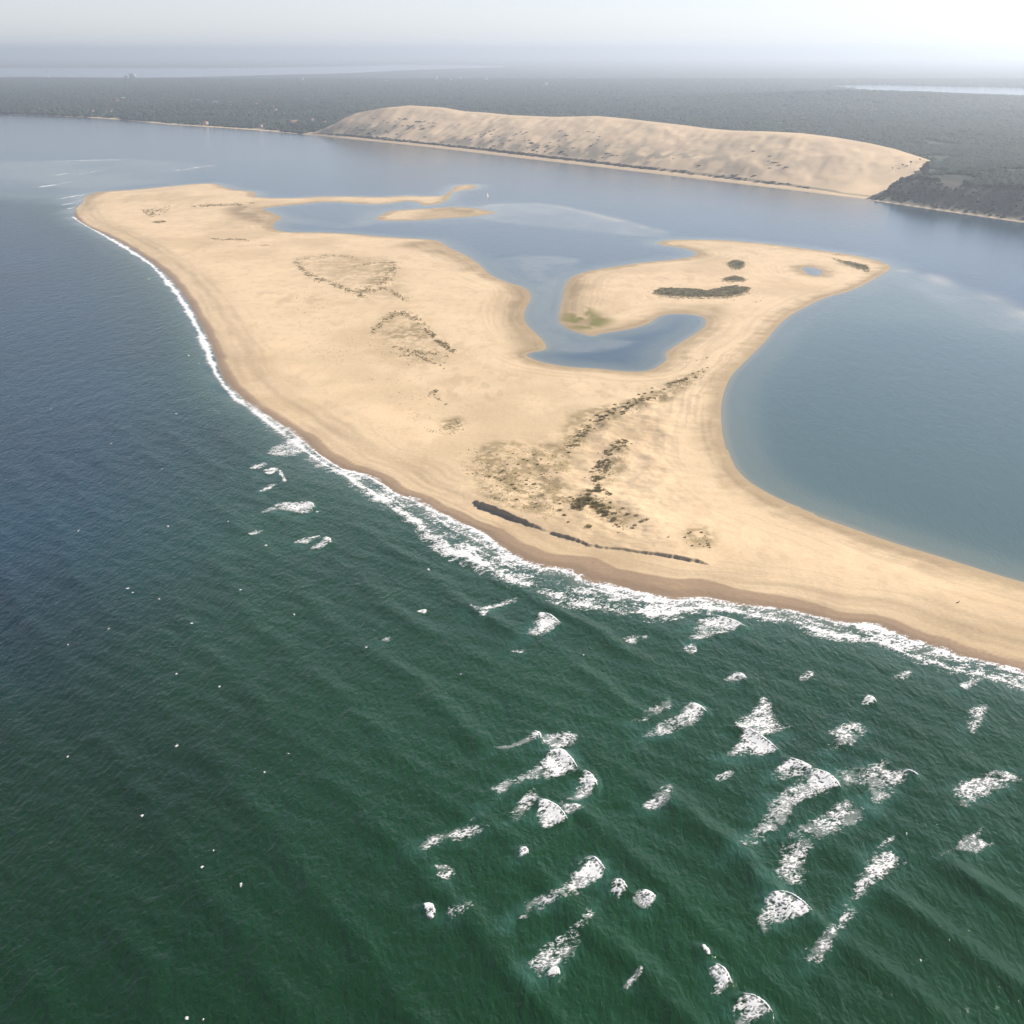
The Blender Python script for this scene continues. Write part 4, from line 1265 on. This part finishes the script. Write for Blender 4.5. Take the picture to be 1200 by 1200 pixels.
for k, ((u, v), s, lab) in enumerate(PINES):
    p = on_dune(u, v)
    root = obj("pine_tree", None, loc=tuple(p), category="tree", label=lab, group="pines at the dune edge")
    vs, fs = cyl((0, 0, -.5), (.3, .2, 5.5 * s), .28 * s, .16 * s)
    for an in (0.4, 2.5, 4.4):
        v2, f2 = cyl((.2, .1, 3.6 * s), (2.0 * s * math.cos(an), 2.0 * s * math.sin(an), 6.0 * s), .12 * s, .05 * s, 5)
        fs += [tuple(i + len(vs) for i in f) for f in f2]; vs += v2
    obj("trunk", mesh_np("trunk", np.array(vs), np.array(fs), M_BARK), root)
    r = random.Random(k); VV, FF, b = [], [], 0
    for j in range(9):
        v3, f3 = blob(40 + k * 10 + j, 2)
        an = r.uniform(0, 6.28); rr = r.uniform(0, 2.4) * s; sc = r.uniform(1.0, 1.7) * s
        VV.append(v3 * [sc, sc, sc * .8] + [rr * math.cos(an), rr * math.sin(an), r.uniform(5.2, 7.4) * s]); FF.append(f3 + b); b += len(v3)
    obj("crown", tri_mesh("crown", np.vstack(VV), np.vstack(FF), M_PINE), root)

# ------------------------------------------------------------------ houses, blocks, boat
M_WALL = mat_simple("lime_render", (0.74, 0.72, 0.68), .8, .2, .3, .9, 1.05)
M_WALL2 = mat_simple("cream_render", (0.55, 0.48, 0.40), .8, .2, .3, .9, 1.05)
M_TILE = mat_simple("clay_tiles", (0.34, 0.15, 0.09), .85, .2, 1.0, .8, 1.15)
M_GLASS = mat_simple("window_glass", (0.03, 0.04, 0.05), .1, .5, .5, .9, 1.1)
M_ZINC = mat_simple("flat_roofing", (0.60, 0.60, 0.60), .7, .2, .3, .9, 1.1)
def box_v(x0, x1, y0, y1, z0, z1):
    v = [(x0, y0, z0), (x1, y0, z0), (x1, y1, z0), (x0, y1, z0), (x0, y0, z1), (x1, y0, z1), (x1, y1, z1), (x0, y1, z1)]
    return v, [(0, 3, 2, 1), (4, 5, 6, 7), (0, 1, 5, 4), (1, 2, 6, 5), (2, 3, 7, 6), (3, 0, 4, 7)]
def box_mesh(name, dims, mat):
    vs, fs = [], []
    for d_ in dims:
        v, f = box_v(*d_); fs += [tuple(i + len(vs) for i in t) for t in f]; vs += v
    return mesh_np(name, np.array(vs, float), np.array(fs), mat, False)
def gable(name, w, l, z, rise, mat, over=.5):
    x0, x1, y0, y1 = -w / 2 - over, w / 2 + over, -l / 2 - over, l / 2 + over
    v = [(x0, y0, z), (x1, y0, z), (x1, y1, z), (x0, y1, z), (x0, 0, z + rise), (x1, 0, z + rise)]
    return mesh_np(name, np.array(v, float), np.array([(0, 1, 5, 4), (2, 3, 4, 5), (0, 3, 2, 1)]), mat, False, tris=np.array([(0, 4, 3), (1, 2, 5)]))
def house_meshes(w, l, hgt, rise, wall, roof):
    return dict(wall=box_mesh("wall", [(-w / 2, w / 2, -l / 2, l / 2, -2, hgt)], wall), roof=gable("roof", w, l, hgt + .02, rise, roof),
                window=box_mesh("window", [(-.7, .7, -l / 2 - .06, -l / 2 + .1, 1.0, 2.6)], M_GLASS), chimney=box_mesh("chimney", [(w * .2, w * .2 + .8, .3, 1.1, hgt + rise * .3, hgt + rise + 1)], wall))
KINDS_ = [house_meshes(14, 9, 7.5, 3.0, M_WALL2, M_TILE), house_meshes(16, 10, 8.5, 3.2, M_WALL2, M_TILE), house_meshes(18, 10, 10.0, 2.4, M_WALL, M_ZINC)]
HL = ["cream house with a tiled roof among the pines", "cream house with a tiled roof just behind the far beach", "bright white house standing out among the pines"]
for i, (u, v, k) in enumerate(HOUSES):
    zz = float(land_h(np.array([hx[i, 0]]), np.array([hx[i, 1]]))[0][0])
    root = obj("house", None, loc=(hx[i, 0], hx[i, 1], zz), category="house", label=HL[k], group=["tiled houses in the forest", "houses behind the far beach", "white houses in the forest"][k])
    root.rotation_euler[2] = rng.uniform(-.6, .6); s = rng.uniform(1.1, 1.5); root.scale = (s, s, s)
    m = KINDS_[k]
    obj("wall", m["wall"], root); rf = obj("roof", m["roof"], root); obj("chimney", m["chimney"], rf)
    for dx in (-4.2, -1.2, 1.8, 4.6):
        for dz in (0.4, 3.8):
            obj("window", m["window"], root, loc=(dx, 0, dz))
zz = float(land_h(VILLA[None, 0], VILLA[None, 1])[0][0])
root = obj("villa", None, loc=(VILLA[0], VILLA[1], zz), category="house", label="large villa with a broad reddish roof on the wooded shore left of the dune")
obj("wall", box_mesh("wall", [(-22, 22, -9, 9, -3, 9), (-7, 7, -12, -8.9, -3, 11)], M_WALL2), root)
rf = obj("roof", gable("roof", 44, 18, 9.02, 6.5, M_TILE, 1.2), root); obj("chimney", box_mesh("chimney", [(10, 12, 1, 2.4, 12, 18)], M_WALL2), rf)
obj("gable_roof", gable("gable_roof", 14, 6, 11.02, 3, M_TILE, .6), root, loc=(0, -10, 0))
wm = box_mesh("window", [(-.9, .9, -9.08, -8.9, 0, 2.2)], M_GLASS)
for dx in (-19, -15, -11, 11, 15, 19):
    for dz in (1, 5):
        obj("window", wm, root, loc=(dx, 0, dz))
BLOCKS = [(511,94.5,26,46,"tall white block on the far plain, tallest of the row"),(528,95,20,26,"low white block on the far plain beside the tall one"),(540,95,24,34,"white slab block in the middle of the far row"),(569,95,52,30,"wide white block at the end of the far row"),
          (354,95.5,34,32,"white block above the far forest edge left of the dune"),(155,91,70,44,"broad white hall on the far shore of the forest"),(148,91,40,26,"low grey-white building beside the broad white hall"),(640,101.5,24,30,"single pale block far behind the middle of the dune"),(453,96.5,40,18,"low pale shed far behind the top of the dune")]
for u, v, w, hgt, lab in BLOCKS:
    g = G(u, v, 14.0)
    zz = float(land_h(np.array([g[0]]), np.array([g[1]]))[0][0])
    root = obj("apartment_block", None, loc=(g[0], g[1], zz), category="building", label=lab, group="far white buildings")
    obj("wall", box_mesh("wall", [(-w / 2, w / 2, -9, 9, -2, hgt)], M_WALL), root)
    obj("roof", box_mesh("roof", [(-w / 2 - .6, w / 2 + .6, -9.6, 9.6, hgt + .02, hgt + 1.2), (-4, 4, -4, 4, hgt + 1.22, hgt + 4)], M_ZINC), root)
    wmm = box_mesh("window_band", [(-w / 2 + 1, w / 2 - 1, -9.12, -8.95, 0, 1.5)], M_GLASS)
    for fl in range(int(hgt // 4)):
        obj("window_band", wmm, root, loc=(0, 0, 1.2 + fl * 4))
g = G(57, 91, 14); root = obj("water_tower", None, loc=(g[0], g[1], 8), category="tower", label="slim pale tower rising over the far bay shore")
vs, fs = cyl((0, 0, 0), (0, 0, 70), 6, 4.5, 12); obj("shaft", mesh_np("shaft", np.array(vs), np.array(fs), M_WALL), root)
vs, fs = cyl((0, 0, 70.02), (0, 0, 84), 5, 13, 12); obj("tank", mesh_np("tank", np.array(vs), np.array(fs), M_WALL), root)

bx_, by_ = G(571.5, 230.5)
root = obj("sailing_boat", None, loc=(bx_, by_, 0), category="boat", label="small white sailing boat in the channel beyond the sand spit")
st = [(-5, .9, .9), (-3, 1.5, .95), (0, 1.75, 1.0), (3, 1.1, 1.15), (5.4, .05, 1.35)]
vs, fs = [], []
for sx, w, top in st:
    vs += [(sx, -w, top), (sx, -w * .75, .2), (sx, 0, -.35), (sx, w * .75, .2), (sx, w, top)]
for i in range(4):
    for k in range(4):
        fs.append((i * 5 + k, i * 5 + k + 1, (i + 1) * 5 + k + 1, (i + 1) * 5 + k))
    fs.append((i * 5, (i + 1) * 5, (i + 1) * 5 + 4, i * 5 + 4))
M_HULL = mat_simple("white_hull", (0.8, 0.8, 0.79), .3, .5, .5, .95, 1.03)
M_SAIL = mat_simple("sail_cloth", (0.82, 0.81, 0.78), .8, .1, .4, .95, 1.03)
obj("hull", mesh_np("hull", np.array(vs), np.array(fs), M_HULL), root)
obj("cabin", box_mesh("cabin", [(-1.5, 2.2, -.9, .9, 1.0, 1.75)], M_HULL), root)
vs, fs = cyl((.8, 0, 1.0), (.8, 0, 14.5), .11, .07, 6); obj("mast", mesh_np("mast", np.array(vs), np.array(fs), M_ZINC), root)
def sail(name, p, q, r):
    n = 6; v = []; f = []
    for i in range(n + 1):
        for j in range(n + 1):
            t = i / n; s = j / n
            a = Vector(p) * (1 - t) + Vector(q) * t; b2 = Vector(r) * (1 - t) + Vector(q) * t
            c3 = a * (1 - s) + b2 * s + Vector((0, .7 * math.sin(math.pi * s) * (1 - t), 0)); v.append(tuple(c3))
    for i in range(n):
        for j in range(n):
            k = i * (n + 1) + j; f.append((k, k + 1, k + n + 2, k + n + 1))
    return mesh_np(name, np.array(v), np.array(f), M_SAIL)
obj("mainsail", sail("mainsail", (.65, 0, 2.2), (.7, 0, 14.2), (-4.6, 0, 2.3)), root)
obj("jib", sail("jib", (5.2, 0, 1.6), (.95, 0, 13.0), (1.2, .3, 1.9)), root)
root.rotation_euler[2] = math.radians(55); root.scale = (.75, .75, .75)

gx, gy = G(1122.5, 706, 3.3); gz = ground_z([gx], [gy])[0]
root = obj("driftwood", None, loc=(gx, gy, gz), category="driftwood", label="small brown driftwood lying alone on the wide bare beach")
vs, fs = cyl((-.9, -.3, .22), (1.0, .5, .4), .24, .17, 8); obj("log", mesh_np("log", np.array(vs), np.array(fs), M_BARK), root)
vs, fs = cyl((.4, .2, .35), (.9, .1, 1.5), .12, .05, 6); obj("branch", mesh_np("branch", np.array(vs), np.array(fs), M_BARK), root)

# ------------------------------------------------------------------ the hazy air
bm = bmesh.new(); bmesh.ops.create_cube(bm, size=1.0)
me = bpy.data.meshes.new("haze"); bm.to_mesh(me); bm.free()
m, nt, out = new_mat("hazy_air")
vol = N(nt, "ShaderNodeVolumePrincipled")
vol.inputs["Color"].default_value = (0.77, 0.85, 0.95, 1)
vol.inputs["Density"].default_value = 7.6e-5
vol.inputs["Anisotropy"].default_value = 0.45
nt.links.new(vol.outputs[0], out.inputs["Volume"])
me.materials.append(m)
hz = obj("haze", me, kind="stuff", category="haze", label="pale sea haze thickening towards the far forest")
zlo, zhi = -8.0, 405.0
hz.scale = (150000, 100000, zhi - zlo); hz.location = (0, 42000, (zlo + zhi) / 2)
